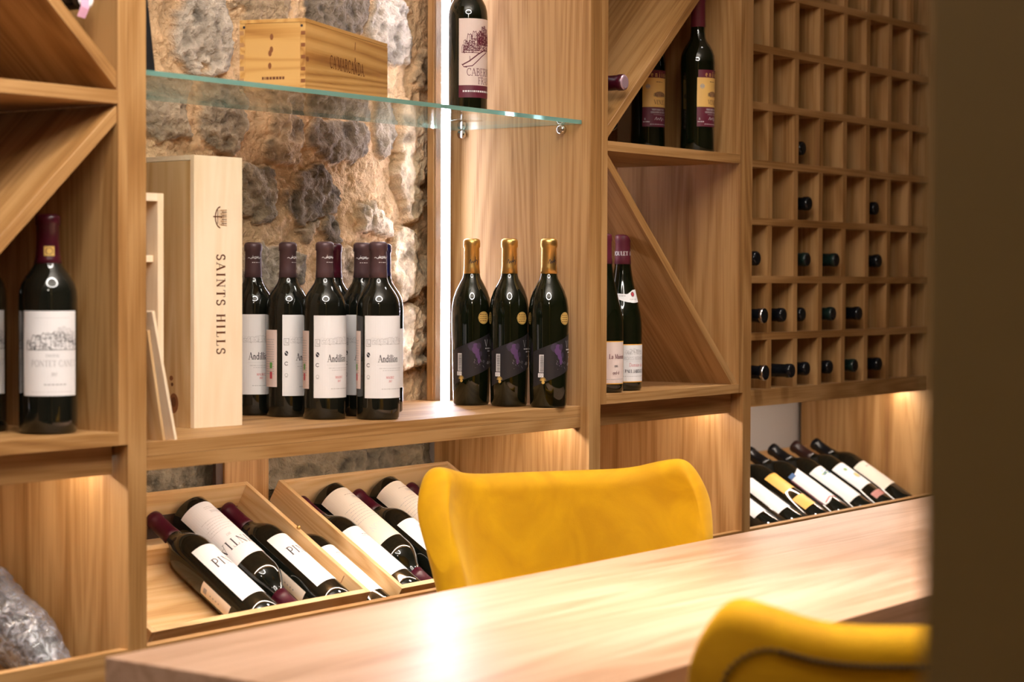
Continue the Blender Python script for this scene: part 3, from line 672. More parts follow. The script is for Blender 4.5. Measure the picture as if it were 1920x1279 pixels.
SL = R(30.5)
def low_display(parent, x0, x1, zl, back=True):
    """the slanted display ledge under a unit with its lip and the closed base below"""
    box('lip', (x0, 0, zl - .05), (x1, .018, .641), OAK['X'], parent)
    L = (.355 - .02) / math.cos(SL)
    c = Vector(((x0 + x1) / 2, .02 + L / 2 * math.cos(SL) + .009 * math.sin(SL), zl + L / 2 * math.sin(SL) - .009 * math.cos(SL)))
    o = box('display_ledge', (-(x1 - x0) / 2, -L / 2, -.009), ((x1 - x0) / 2, L / 2, .009), OAK['X'], parent)
    o.location = c; o.rotation_euler = (SL, 0, 0)
    box('base_front', (x0, .006, .0), (x1, .024, zl - .052), OAK['X'], parent)
    if back: box('lower_back_panel', (x0, .362, .0), (x1, YB, .888), OAK['Z'], parent)

def led_strip(parent, x0, x1, y, z):
    o = box('led_strip', (x0 + .01, y - .006, z), (x1 - .01, y + .006, z + .004), LEDW, parent, bevel=0)
    return o

def v_unit(x0, x1, mirror, label, led_x):
    t = thing('bottle_shelf_unit', label, 'shelf unit', ((x0 + x1) / 2, 0, 0))
    def B(n, lo, hi, m): return box(n, (lo[0] - t.location.x, lo[1], lo[2]), (hi[0] - t.location.x, hi[1], hi[2]), m, t)
    a, b = x0 + .020, x1 - .018
    B('side_panel', (x0, 0, .933), (a, .318, 2.35), OAK['Z']); B('side_panel', (b, 0, .933), (x1, .318, 2.35), OAK['Z'])
    B('shelf', (a, 0, .933), (b, .306, .952), OAK['X']); B('shelf', (a, 0, 1.415), (b, .306, 1.434), OAK['X']); B('shelf', (a, 0, 1.886), (b, .306, 1.905), OAK['X'])
    B('back_panel', (a, .308, .933), (b, .318, 2.35), OAK['Z'])
    B('apron', (x0 - (.0 if mirror else .0), .026, .890), (x1 - .006, .044, .932), OAK['X'])
    cx = t.location.x
    if not mirror:
        diag_board('diagonal_shelf', (a - cx, 1.413), (b - cx, .954), .018, .003, .284, True, OAK['X'], t)
        diag_board('diagonal_shelf', (a - cx, 1.436), (b - cx, 1.884), .018, .003, .284, False, OAK['X'], t)
    else:
        diag_board('diagonal_shelf', (a - cx, .954), (b - cx, 1.413), .018, .003, .284, True, OAK['X'], t)
        diag_board('diagonal_shelf', (a - cx, 1.884), (b - cx, 1.436), .018, .003, .284, False, OAK['X'], t)
    for z0, z1, m_ in ((.954, 1.28, LED2), (1.2802, 1.4145, LED2 if mirror else LEDL), (1.436, 1.885, LED2)):
        B('led_profile', (a + .003, .289, z0), (a + .015, .301, z1), m_)
    tt = t
    box('bay_soffit', (x0 - cx, .05, .914), (x1 - cx, .36, .932), OAK['X'], tt)
    box('led_strip', (x0 - cx + .01, .082, .910), (x1 - cx - .008, .092, .9138), LEDW, tt, bevel=0)
    zl = .53
    base_ = tt
    low_display(base_, x0 - cx, x1 - cx, zl)
    return t
v_unit(1.465, 2.010, True, 'oak rack at the left edge, its shelf and diagonal boards meeting at the right', 1.49)
v_unit(3.216, 3.756, False, 'oak rack with a long diagonal shelf between the stone niche and the pigeonhole grid', 3.24)

# stone niche unit
NX0, NX1 = 2.046, 3.178; NC = (NX0 + NX1) / 2
niche = thing('niche_shelf_unit', 'open oak shelf unit framing the stone wall, with a long display shelf at mid height', 'shelf unit', (NC, 0, 0))
def NB(n, lo, hi, m, **k): return box(n, (lo[0] - NC, lo[1], lo[2]), (hi[0] - NC, hi[1], hi[2]), m, niche, **k)
NB('shelf', (NX0, .020, .912), (NX1, .372, .932), OAK['X'])
NB('apron', (NX0, .020, .891), (NX1, .040, .9118), OAK['X'])
NB('back_batten', (3.120, .330, .932), (3.176, .345, 2.4), OAK['Z'])
NB('back_batten', (NX0 + .002, .330, .932), (NX0 + .055, .345, 2.4), OAK['Z'])
NB('back_rail_and_gap', (2.566, .352, .50), (2.677, .366, .911), OAK['Z'])
NB('back_rail_and_gap', (2.548, .356, .50), (2.5655, .364, .911), DARKGAP)  # dark strip standing in for the shaded gap beside the oak rail
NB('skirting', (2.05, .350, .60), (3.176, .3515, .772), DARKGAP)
NB('led_profile_body', (3.124, .3125, .933), (3.142, .3298, 2.4), SILVER)
o = NB('led_profile', (3.1225, .307, .933), (3.1440, .3124, 2.4), LED, bevel=0)
o.data.materials.append(SILVER); o.data.materials.append(LED2); o.data.materials.append(LEDL)
for p in o.data.polygons:
    if p.normal.y > .5: p.material_index = 1
    elif p.normal.x > .5: p.material_index = 2
    elif p.normal.x < -.5: p.material_index = 3
NB('led_strip', (NX0 + .01, .0605, .907), (NX1 - .01, .0705, .9112), LEDW, bevel=0)
low_display(niche, NX0 - NC, NX1 - NC, .53, back=False)

# glass shelf on pins
def glass_shelf():
    x0, x1, y0, y1, z0, z1 = NX0 + .001, NX1 - .001, .020, .322, 1.4625, 1.470
    v = [(x, y, z) for x in (x0, x1) for y in (y0, y1) for z in (z0, z1)]
    f = [(0, 1, 3, 2), (4, 6, 7, 5), (0, 4, 5, 1), (2, 3, 7, 6), (0, 2, 6, 4), (1, 5, 7, 3)]
    c = Vector(((x0 + x1) / 2, (y0 + y1) / 2, z0))
    o = mesh_obj('glass_shelf', [Vector(p) - c for p in v], f, [SHEET, EDGE], None, [1, 1, 1, 1, 0, 0]); o.location = c
    return props(o, 'clear glass shelf with a green edge spanning the stone niche', 'glass shelf')
glass_shelf()
for y in (.063, .300):
    v, f = lathe([(.0055, 0), (.0085, .0008), (.0085, .011), (.006, .0125)], 24)
    o = mesh_obj('shelf_pin', v, f, CHROME, niche, smooth=True); o.rotation_euler = (0, -PI / 2, 0); o.location = (3.178 - NC, y, 1.4535)
    v2 = o.copy(); COL.objects.link(v2); v2.parent = niche; v2.rotation_euler = (0, PI / 2, 0); v2.location = (NX0 - NC, y, 1.4535)

# pigeonhole rack
GX0, GX1 = 3.791, 4.708; GC = (GX0 + GX1) / 2
grid = thing('pigeonhole_wine_rack', 'oak wine rack made of a grid of square pigeonholes', 'wine rack', (GC, 0, 0))
def GB(n, lo, hi, m, **k): return box(n, (lo[0] - GC, lo[1], lo[2]), (hi[0] - GC, hi[1], hi[2]), m, grid, **k)
ZT = [.935, 1.057, 1.180, 1.305, 1.429, 1.5525, 1.676, 1.800, 1.924, 2.048]
DL = [3.895 + .1163 * k for k in range(7)]
GB('bottom_board', (GX0, .020, .8985), (GX1, .345, .935), OAK['X'])
for z in ZT[1:]: GB('shelf', (GX0, .020, z - .016), (GX1, .345, z), OAK['X'])
for i, z in enumerate(ZT[:-1]):
    for x in DL:
        j = rnd.uniform(-.0015, .0015)
        GB('divider', (x + j, .020 + rnd.uniform(0, .001), z), (x + .019 + j, .345, ZT[i + 1] - .016), OAK['Z'], bevel=.0005)
GB('back_panel', (GX0, .346, .8985), (GX1, .356, 2.05), OAK['Z'])
GB('led_strip', (GX0 + .01, .082, .8945), (GX1 - .01, .092, .8983), LEDW, bevel=0)
low_display(grid, GX0 - GC, GX1 - GC, .547, back=False)

# ------------------------------------------------------------------ things in the niche
def pale_box(name, label, loc, rotz, w, d, h, M, art=None, lid=True, group=None, mark='C'):
    t = thing(name, label, 'wooden box', loc, rotz)
    b = box('body', (0, 0, 0), (w, d, h - .008), M, t, bevel=.001)
    if lid: box('lid', (-.0, -.0, h - .0078), (w, d, h), M, t, bevel=.001)
    return t
sh = thing('wooden_wine_box', 'tall pale pine wine box with dark branded lettering, standing on the niche shelf', 'wooden box', (2.306, .174, .932), R(-4))
W_, D_, H_ = .102, .125, .433
bs_ = box('box_side', (0, .0005, 0), (.009, D_, H_ - .0085), PINE['Z'], sh); box('box_side', (W_ - .009, .0005, 0), (W_, D_, H_ - .0085), PALE['Z'], sh)
fp_ = box('front_panel', (.0, -.009, 0), (W_, 0, H_), PALE['Z'], sh)
box('back_board', (.0092, D_ - .008, 0), (W_ - .0092, D_, H_ - .0085), PALE['Z'], sh)
box('box_top', (0, .0005, H_ - .008), (W_, D_, H_), PALE['X'], sh)
A = Art()
def ypos(py): return .4335 * (803 - py) / 514.
A.text('SAINTS HILLS', .047, ypos(572), .0175, BRAND, thick=.16, thin=.06, rot=-PI / 2, sp=.20, sx=1.0)
sub(A.build('branding', None, lambda u, v, e: (u, -.009 - e, v), sh), fp_); A = Art()
cy = ypos(405)
A.line(ar(.056, cy, .012, .017, 100, 260, 8), .0022, BRAND); A.line([(.040, cy + .001), (.058, cy + .001)], .0018, BRAND); A.line([(.049, cy - .010), (.049, cy + .012)], .0016, BRAND)
for k in range(9): A.line([(.056 + .0015 * (k % 2), cy - .012 + k * .0029), (.068, cy - .013 + k * .0031)], .0014, BRAND if k % 2 else BRANDL)
for k in range(4): A.line([(.052 + k * .003, cy - .013), (.052 + k * .003, cy + .012)], .0010, BRANDL)
flip = lambda u, v, e: (u, -.009 - e, v)
sub(A.build('emblem', None, flip, sh), fp_)
K = Art(); K.disc(.040, .038, .011, KNOT, 1, .016); K.disc(.040, .040, .006, BRAND, 2, .008); K.disc(.046, .078, .0045, KNOT, 1, .004); K.disc(.044, .068, .003, BRAND, 1)
sub(K.build('wood_knot', None, lambda u, v, e: (-e, u, v), sh), bs_)

# slotted wooden box behind the post beside it
fb = thing('open_wooden_box', 'narrow open wooden box with slots, beside the tall upright and the pale wine box', 'wooden box', (2.115, .085, .932))
box('frame_side', (.035, 0, 0), (.047, .10, .365), PALE['Z'], fb); box('frame_side', (-.055, 0, 0), (-.045, .10, .365), PALE['Z'], fb)
box('frame_top', (-.045, 0, .353), (.0348, .10, .365), PALE['X'], fb); box('frame_bottom', (-.045, 0, 0), (.0348, .10, .012), PALE['X'], fb)
box('back_board', (-.045, .092, .0122), (.0348, .10, .3528), KNOT, fb); box('cross_slat', (-.045, .01, .262), (.0348, .02, .272), PALE['X'], fb); box('groove_slat', (.012, .012, .0122), (.020, .09, .2615), PINE['Z'], fb)
for k, (x, dx, l) in enumerate(((2.123, -.046, 'outer thin wooden box lid leaning toward the tall upright in the niche'), (2.103, -.040, 'inner thin wooden box lid leaning beside the tall upright in the niche'))):
    o = box('wooden_box_lid', (-.0025, -.045, 0), (.0025, .010 - .008 * k, .195 - .03 * k), PALE['Z'] if k == 0 else PINE['Z'], bevel=.0004)
    for vv in o.data.vertices: vv.co.z += .0975 - .015 * k
    o.location = (x + .003, .050, .9323); o.rotation_euler = (0, -.235 if k == 0 else -.19, 0)
    props(o, l, 'wooden lid')

# black object on the glass at the left
bb = mesh_obj('black_gift_box', [(0, 0, 0), (.062, 0, 0), (.062, .06, 0), (0, .06, 0), (0, .005, .20), (.038, .005, .20), (.038, .055, .20), (0, .055, .20)], [(3, 2, 1, 0), (4, 5, 6, 7), (0, 1, 5, 4), (1, 2, 6, 5), (2, 3, 7, 6), (3, 0, 4, 7)], BLACK)
bb.location = (2.050, .050, 1.470); props(bb, 'black tapered box standing on the glass shelf against the left upright', 'box')

# branded amber crate on the glass shelf
cm = thing('wooden_wine_crate', 'amber wooden wine crate with finger joints and branded name on the glass shelf', 'wooden crate', (2.431, .0430, 1.4702), R(19.2))
CL, CD, CH = .372, .114, .1145
def crate_panel(name, lo, hi, ax): return box(name, lo, hi, AMB[ax], cm, bevel=.0008)
ls_ = crate_panel('long_side', (0, 0, 0), (CL, .009, CH - .0065), 'X'); crate_panel('long_side', (0, CD - .009, 0), (CL, CD, CH - .0065), 'X')
ep_ = crate_panel('end_panel', (0, .0092, 0), (.010, CD - .0092, CH - .0065), 'Y'); crate_panel('end_panel', (CL - .010, .0092, 0), (CL, CD - .0092, CH - .0065), 'Y')
crate_panel('crate_base', (.0102, .0092, .0), (CL - .0102, CD - .0092, .006), 'X'); crate_panel('lid', (0, 0, CH - .006), (CL, CD, CH), 'X')
A = Art(); A.text("CA'MARCANDA.", .182, .046, .020, BRAND, thick=.11, thin=.05, sx=.90, sp=.06); sub(A.build('branding', None, lambda u, v, e: (u, -e, v), cm), ls_); A = Art() 
for v in (.087, .048): A.line([(.214, v), (.216, v + .012)], .0028, KNOT); 
A.disc(.215, .070, .0022, BRAND, 1, .004); A.disc(.008, .050, .006, KNOT, 1, .004)
sub(A.build('wood_knot', None, lambda u, v, e: (u, -e, v), cm), ls_)
A = Art()
for k in range(5): A.rect(.0, .012 + k * .019, .0075, .018 + k * .019, KNOT, 1); A.rect(CD - .0075, .014 + k * .019, CD, .021 + k * .019, BRANDL, 1)
sub(A.build('finger_joints', None, lambda u, v, e: (-e, u, v), cm), ep_); A = Art(); A.disc(.006, CH - .012, .0022, INK, 2); A.disc(CD - .008, CH - .012, .0022, INK, 2)
sub(A.build('nail_heads', None, lambda u, v, e: (-e, u, v), cm), ep_); A = Art()
for v in (.086, .066, .060, .040): A.disc(.056 + (v * 97 % 1) * .006, v, .003, KNOT, 1, .005)
sub(A.build('wood_knot', None, lambda u, v, e: (-e, u, v), cm), ep_); A = Art(); A.greek(.036, .076, .018, .0045, BRAND, 5)
sub(A.build('branding', None, lambda u, v, e: (-e, u, v), cm), ep_)

# bottles on the niche shelf
def stand(proto, x, y, z, az, label, group=None, name='wine_bottle'):
    return proto.place((x, y, z), az, label, group, name)
GA = 'malbec bottles with white labels on the niche shelf'
stand(B_AND, 2.609, .325, .932, R(-34), 'dark wine bottle with white label, half hidden behind the tall pale box', GA)
stand(B_AND, 2.616, .250, .932, R(0), 'dark wine bottle second in the cluster, white label turned to the right', GA)
stand(B_AND, 2.610, .160, .932, R(-16), 'dark wine bottle at the front centre of the cluster, white label facing forward', GA)
stand(B_AND, 2.714, .165, .932, R(-45), 'dark brown capped bottle tucked behind the front right bottle of the cluster', GA)
stand(B_AND, 2.662, .085, .932, R(-25), 'dark wine bottle frontmost right of the cluster, showing label and side label', GA)
stand(B_MAR, 2.749, .262, .932, R(10), 'dark bottle with maroon capsule peeping behind the front centre bottle of the cluster', GA)
stand(B_NAV, 2.799, .190, .932, R(60), 'dark bottle with navy capsule hidden right behind the frontmost right bottle', GA)
GG = 'gold capped bottles by the light strip'
stand(B_GOLD, 3.074, .200, .932, R(-40), 'gold capped dark bottle nearest the vertical light strip, leftmost of three', GG)
stand(B_GOLD, 3.091, .124, .932, R(-38), 'gold capped dark bottle in the middle of three beside the light strip', GG)
stand(B_GOLD, 3.112, .048, .932, R(-26), 'gold capped dark bottle rightmost of three, near the oak side panel', GG)
stand(B_CAB, 3.073, .210, 1.470, R(-24), 'red wine bottle with sketched village label standing on the glass shelf')

# left rack
stand(B_PON, 1.923, .068, .952, R(-38), 'claret bottle with red capsule and white chateau label in the left rack')
stand(B_PON, 1.884, .172, .952, R(-38), 'claret bottle cut by the left edge of the photo, behind the other one')
# middle rack
stand(B_JAB, 3.385, .062, .952, R(-28), 'sloping shouldered bottle with orange edged label and maroon capsule on the bottom shelf')
stand(B_JAB2, 3.300, .050, .952, R(-38), 'bottle mostly hidden by the upright, left of the sloping shouldered bottle')
GE = 'litre bottles with ochre and maroon labels on the shelf under the diagonal'
stand(B_ENJ, 3.613, .150, 1.434, R(-28), 'tall dark bottle with ochre label, partly behind the diagonal board', GE)
stand(B_ENJ, 3.666, .062, 1.434, R(-12), 'tall dark bottle with ochre label standing clear, right of the diagonal board', GE)

def lying(proto, x, y, z, label, group=None, spin=0, yaw=0):
    """neck towards the room, axis level; (x,y,z) is where the tip ends"""
    M = Matrix.Rotation(yaw, 4, 'Z') @ Matrix.Rotation(PI / 2, 4, 'X') @ Matrix.Rotation(spin, 4, 'Z')
    d = M @ Vector((0, 0, 1))
    loc = Vector((x, y, z)) - d * (proto.H + .0012)
    return proto.place(loc, M, label, group)
B_LM = Bottle(BORD, GLASS, MAROON, .235, [], capend=WAX)
# in the triangular cell above the upper diagonal of the middle rack
ang = math.atan2(1.884 - 1.436, .502)
lying(B_LM, 3.2745, -.014, 1.547, 'bottle lying on the diagonal board with its maroon capsule toward the room')
B_FOIL = Bottle(scaleprof(BORD, 1.0), GLASSG, BLACKC, .232, [], capend=BLACKC)
lying(B_FOIL, 3.274, .010, 1.4715, 'black capped bottle lying in the low corner under the diagonal board')
B_WH = Bottle(BORD, GLASS, BLACKC, .235, [], capend=WHITE)
tb = lying(B_WH, 1.953, .020, 1.560, 'dark bottle with white and pink capsule end lying in the upper left rack')
rb = mesh_obj('ribbon', [(-.012, -.012, .3022), (.003, -.015, .3022), (.003, .004, .3022), (-.010, .004, .3022), (-.013, -.026, .296), (.001, -.028, .296)], [(0, 1, 2, 3), (4, 5, 1, 0)], PINKF, tb)
sd = rb.modifiers.new('s', 'SOLIDIFY'); sd.thickness = .0008

# pigeonhole bottles
rows = {4: [(3, .045, 275)], 3: [(3, .028, 0), (6, .035, 0)], 2: [(1, .028, 0), (3, .031, 1), (4, .019, 1), (6, .026, 0)], 1: [(1, .011, 2), (2, .027, 0), (3, .042, 0), (4, .026, 1), (5, .018, 0)], 0: [(1, .007, 2), (2, .005, 0), (3, .030, 0), (4, .033, 0), (5, .028, 1), (6, .023, 0)]}
B_G0 = Bottle(BORD, GLASS, BLACKC, .236, [], capend=BLACKC)
B_G1 = Bottle(BORD, GLASSG, plain('capsule_bottle_green', (.008, .02, .016), .3), .236, [], capend=BLACKC)
B_G2 = Bottle(BORD, GLASS, BLACKC, .236, [], capend=BLACKC)
vv, ff = lathe([(.0160, .2930), (.0166, .2935), (.0166, .2995), (.0158, .3005)], 32); B_G2.protos.append(mesh_obj('silver_ring', vv, ff[:-2], SILVER, smooth=True))
rn = ['bottom', 'second lowest', 'third lowest', 'fourth lowest', 'fifth lowest']; cn = ['', 'first', 'second', 'third', 'fourth', 'fifth', 'sixth']
for r_, lst in rows.items():
    for c_, y_, k_ in lst:
        p = {0: B_G0, 1: B_G1, 2: B_G2}.get(k_ if k_ < 3 else 0)
        dsc = {0: 'black capped', 1: 'dark green capped', 2: 'silver ringed black capped'}[k_ if k_ < 3 else 0]
        lying(p, 3.846 + .1163 * (c_ - 1), y_ - .012, ZT[r_] + .0374, '%s bottle, pigeonhole row %d from the bottom, column %d from the left' % (dsc, r_ + 1, c_), 'bottles lying in the pigeonholes')

# ------------------------------------------------------------------ sloping displays
SV = Vector((0, math.cos(SL), math.sin(SL))); NV = Vector((0, -math.sin(SL), math.cos(SL)))
def ledge_pt(x, a, h, zl=.53): return Vector((x, .02, zl)) + SV * a + NV * h
def slope_bottle(proto, x, a, h, zl, inverted, spin, label, group=None, yaw=0.):
    """a = distance of the base (or, inverted, of the neck tip) up the slope"""
    if not inverted:
        M = Matrix.Rotation(yaw, 4, NV) @ Matrix.Rotation(SL - PI / 2, 4, 'X') @ Matrix.Rotation(spin, 4, 'Z'); loc = ledge_pt(x, a, h, zl)
    else:
        M = Matrix.Rotation(yaw, 4, NV) @ Matrix.Rotation(SL + PI / 2, 4, 'X') @ Matrix.Rotation(PI + spin, 4, 'Z'); loc = ledge_pt(x, a, h, zl) + (SV * (proto.H + .0012))
    return proto.place(loc, M, label, group)

def crate(x0, x1, a0, label, L=.33, D=.084):
    t = thing('wooden_crate', label, 'wooden crate', ledge_pt(x0, a0, .0005), (SL, 0, 0))
    w = x1 - x0; th = .010
    def b(n, lo, hi, ax): return box(n, lo, hi, PINE[ax], t, bevel=.0009)
    b('crate_floor', (th, th, 0), (w - th, L - th, .007), 'X')
    b('crate_side', (0, 0, 0), (th - .0002, L, D), 'Y'); rs_ = b('crate_side', (w - th + .0002, 0, 0), (w, L, D), 'Y')
    b('crate_end', (th, 0, 0), (w - th, th - .0002, D), 'X'); b('crate_end', (th, L - th + .0002, 0), (w - th, L, D), 'X')
    b('neck_rest', (th, L - .095, .0072), (w - th, L - .083, .040), 'X')
    # brass catch and a knot
    v, f = lathe([(.0015, 0), (.0035, .001), (.0030, .004), (.0015, .006)], 16)
    o = mesh_obj('brass_nail', v, f, BRASS, t, smooth=True); o.location = (w - .005, .185, D); sub(o, rs_)
    A = Art(); A.disc(.10, .045, .006, KNOT, 1, .003); A.disc(.072, .050, .003, BRAND, 1, .003); A.line([(.055, .010), (.055, .078)], .0015, KNOT, 1)
    sub(A.build('wood_knot', None, lambda u, v, e: (w - th - e, u, v), t), rs_)
    return t
crate(2.105, 2.605, .0866, 'pine crate holding three bottles, nearest the left upright on the low display')
crate(2.680, 3.168, .080, 'pine crate full of bottles, right of the other crate and behind the yellow chair')
hb = .0075 + .0374
GC1 = 'bottles packed head to tail in the left pine crate'
slope_bottle(B_PIN, 2.380, .0866 + .0105, hb, .53, False, R(4), 'dark bottle with white name label and maroon neck up, leftmost in the left crate', GC1)
slope_bottle(B_PINB, 2.467, .0866 + .0105, hb, .53, True, R(20), 'dark bottle packed upside down between two others in the left crate', GC1)
slope_bottle(B_PIN, 2.555, .0866 + .0105, hb, .53, False, R(8), 'dark bottle with white name label next to the right side of the left crate', GC1)
slope_bottle(B_RED, 2.6425, .060, .0378, .53, False, R(2), 'white labelled bottle squeezed between the two pine crates')
GC2 = 'bottles packed head to tail in the right pine crate'
for k, (x, inv, p, s_, l) in enumerate([(2.729, False, B_RED, 2, 'white labelled bottle against the left side of the right crate'), (2.807, True, B_DON, 20, 'bottle packed upside down, cream label, leftmost of the inverted ones in the right crate'), (2.885, False, B_RED, 6, 'bottle with maroon capsule up, middle left of the right crate'),
        (2.963, True, B_DON, 22, 'bottle packed upside down, cream label, half behind the yellow chair'), (3.041, False, B_RED, 4, 'bottle with capsule up, mostly hidden by the yellow chair'), (3.119, True, B_DON, 20, 'upside down bottle in the far right corner of the right crate')]):
    slope_bottle(p, x + .008, .080 + .0105, hb, .53, inv, R(s_), l, GC2)

# right display bottles under the grid
def simple_label(kind):
    A = Art()
    if kind == 'white': A.paper(-.036, .045, .040, .160, WHITE); A.greek(-.01, .02, .12, .001, INKG, 3); A.greek(-.004, .02, .08, .001, INKL, 4)
    elif kind == 'orange':
        A.paper(-.034, .105, .038, .165, ORANGE); A.paper(-.034, .040, .038, .080, ORANGE)
    elif kind == 'flag':
        A.strips(-.036, .040, lambda u: .055 - .010 * abs(math.sin(u * 60)), lambda u: .165 + .010 * math.sin(u * 50), WHITE, 0, 26)
        A.rect(-.036, .150, -.020, .162, BLUE, 2); A.line([(-.038, .052), (-.038, .150)], .003, INKM, 1); A.line([(-.03, .050), (-.01, .056), (.01, .050), (.03, .056)], .003, INKR, 2)
    elif kind == 'splash':
        A.paper(-.038, .040, .040, .165, WHITE)
        r = random.Random(5)
        for i in range(22): A.disc(r.uniform(-.020, .016), .142 + r.uniform(-.007, .007), r.uniform(.002, .0055), r.choice((BLUE, GREEN, INK, BLUE)), 1 + i % 3, r.uniform(.0012, .003))
    elif kind == 'crest':
        A.paper(-.038, .075, .040, .165, WHITE); A.text('Z', .0, .150, .010, INKL, thick=.07); A.disc(-.014, .142, .006, INKG, 1); A.disc(-.014, .142, .0035, GREEN, 2); A.disc(-.004, .113, .009, INKG, 1, .010); A.disc(-.004, .113, .006, YEL, 2, .007); A.text('Z', .004, .148, .010, INKL, thick=.1); A.greek(-.01, .014, .095, .001, INKL, 3)
        A.paper(-.030, .030, .034, .050, plain('label_dusty_rose', (.48, .20, .18), .5)); A.greek(-.01, .02, .04, .001, INKM, 4, 2)
    elif kind == 'cream':
        A.paper(-.038, .062, .040, .160, CREAM); A.greek(-.012, .014, .140, .0022, INKR, 2); A.greek(-.01, .02, .12, .0007, INKL, 3)
    return A
SD = {}
for kd, cp_ in (('white', BLACKC), ('orange', BLACKC), ('flag', BLACKC), ('splash', BLACKC), ('crest', plain('capsule_dark_brown', (.03, .011, .010), .3)), ('cream', BLACKC)):
    SD[kd] = Bottle(BORD, GLASS, cp_, .238, [('label', simple_label(kd))])
lst = [(3.99, 'white', 'dark bottle with white label, lowest left of the right display row'), (4.10, 'white', 'dark bottle with pale label second from the upright in the right display row'), (4.215, 'orange', 'dark bottle with split orange label in the right display row'), (4.33, 'flag', 'dark bottle with white label and blue red trim in the right display row'),
       (4.445, 'splash', 'dark bottle with blue green splash on white label in the right display row'), (4.56, 'crest', 'dark bottle with crest and pink strip on its label in the right display row'), (4.668, 'cream', 'dark bottle with plain cream label, last at the right end of the display')]
for x, kd, l in lst:
    slope_bottle(SD[kd], x - .022, .050, .0378, .547, False, R(2 + rnd.uniform(-6, 6)), l, 'bottles in the slanted row under the pigeonholes')

# wrapped bottle on the left ledge
wb = slope_bottle(Bottle(BORD, GLASS, BLACKC, .236, []), 1.935, .03, .046, .53, True, 0, 'bottle swathed in crumpled bubble wrap lying neck down on the left low ledge')
def wrap():
    prof = [(.010, -.004), (.036, -.003), (.0445, .004), (.046, .05), (.046, .12), (.0455, .18), (.042, .20), (.036, .222), (.030, .245), (.026, .27), (.025, .295), (.027, .310), (.020, .322), (.008, .326)]
    pr = []
    for (r0, z0), (r1, z1) in zip(prof, prof[1:]):
        n = max(1, int(math.hypot(r1 - r0, z1 - z0) / .004))
        for i in range(n): pr.append((r0 + (r1 - r0) * i / n, z0 + (z1 - z0) * i / n))
    pr.append(prof[-1]); v, f = lathe(pr, 90)
    out = []
    for x, y, z in v:
        p = Vector((x, y, z)); n = noise.fractal(p * 38, 1., 2., 4) ; c = 1 - abs(noise.noise(p * 55)) * 2
        k = 1 + .09 * n + .05 * c; out.append((x * k, y * k, z))
    return out, f
vv, ff = wrap(); mesh_obj('bubble_wrap', vv, ff, BUBBLE, wb, smooth=True)

# ------------------------------------------------------------------ table
tb = thing('bar_table', 'long oak table in the foreground with a pale glossy top', 'table', (2.93, -.71, 0))
box('tabletop', (-1.365, -.27, .707), (1.365, .272, .745), TABLE, tb, bevel=.0015)
box('end_panel', (-1.363, -.268, 0), (-1.325, .270, .7068), TABLE, tb, bevel=.001); box('end_panel', (1.325, -.268, 0), (1.363, .270, .7068), TABLE, tb, bevel=.001)
box('modesty_panel', (-1.3248, -.01, .25), (1.3248, .01, .7068), TABLE, tb, bevel=.001)

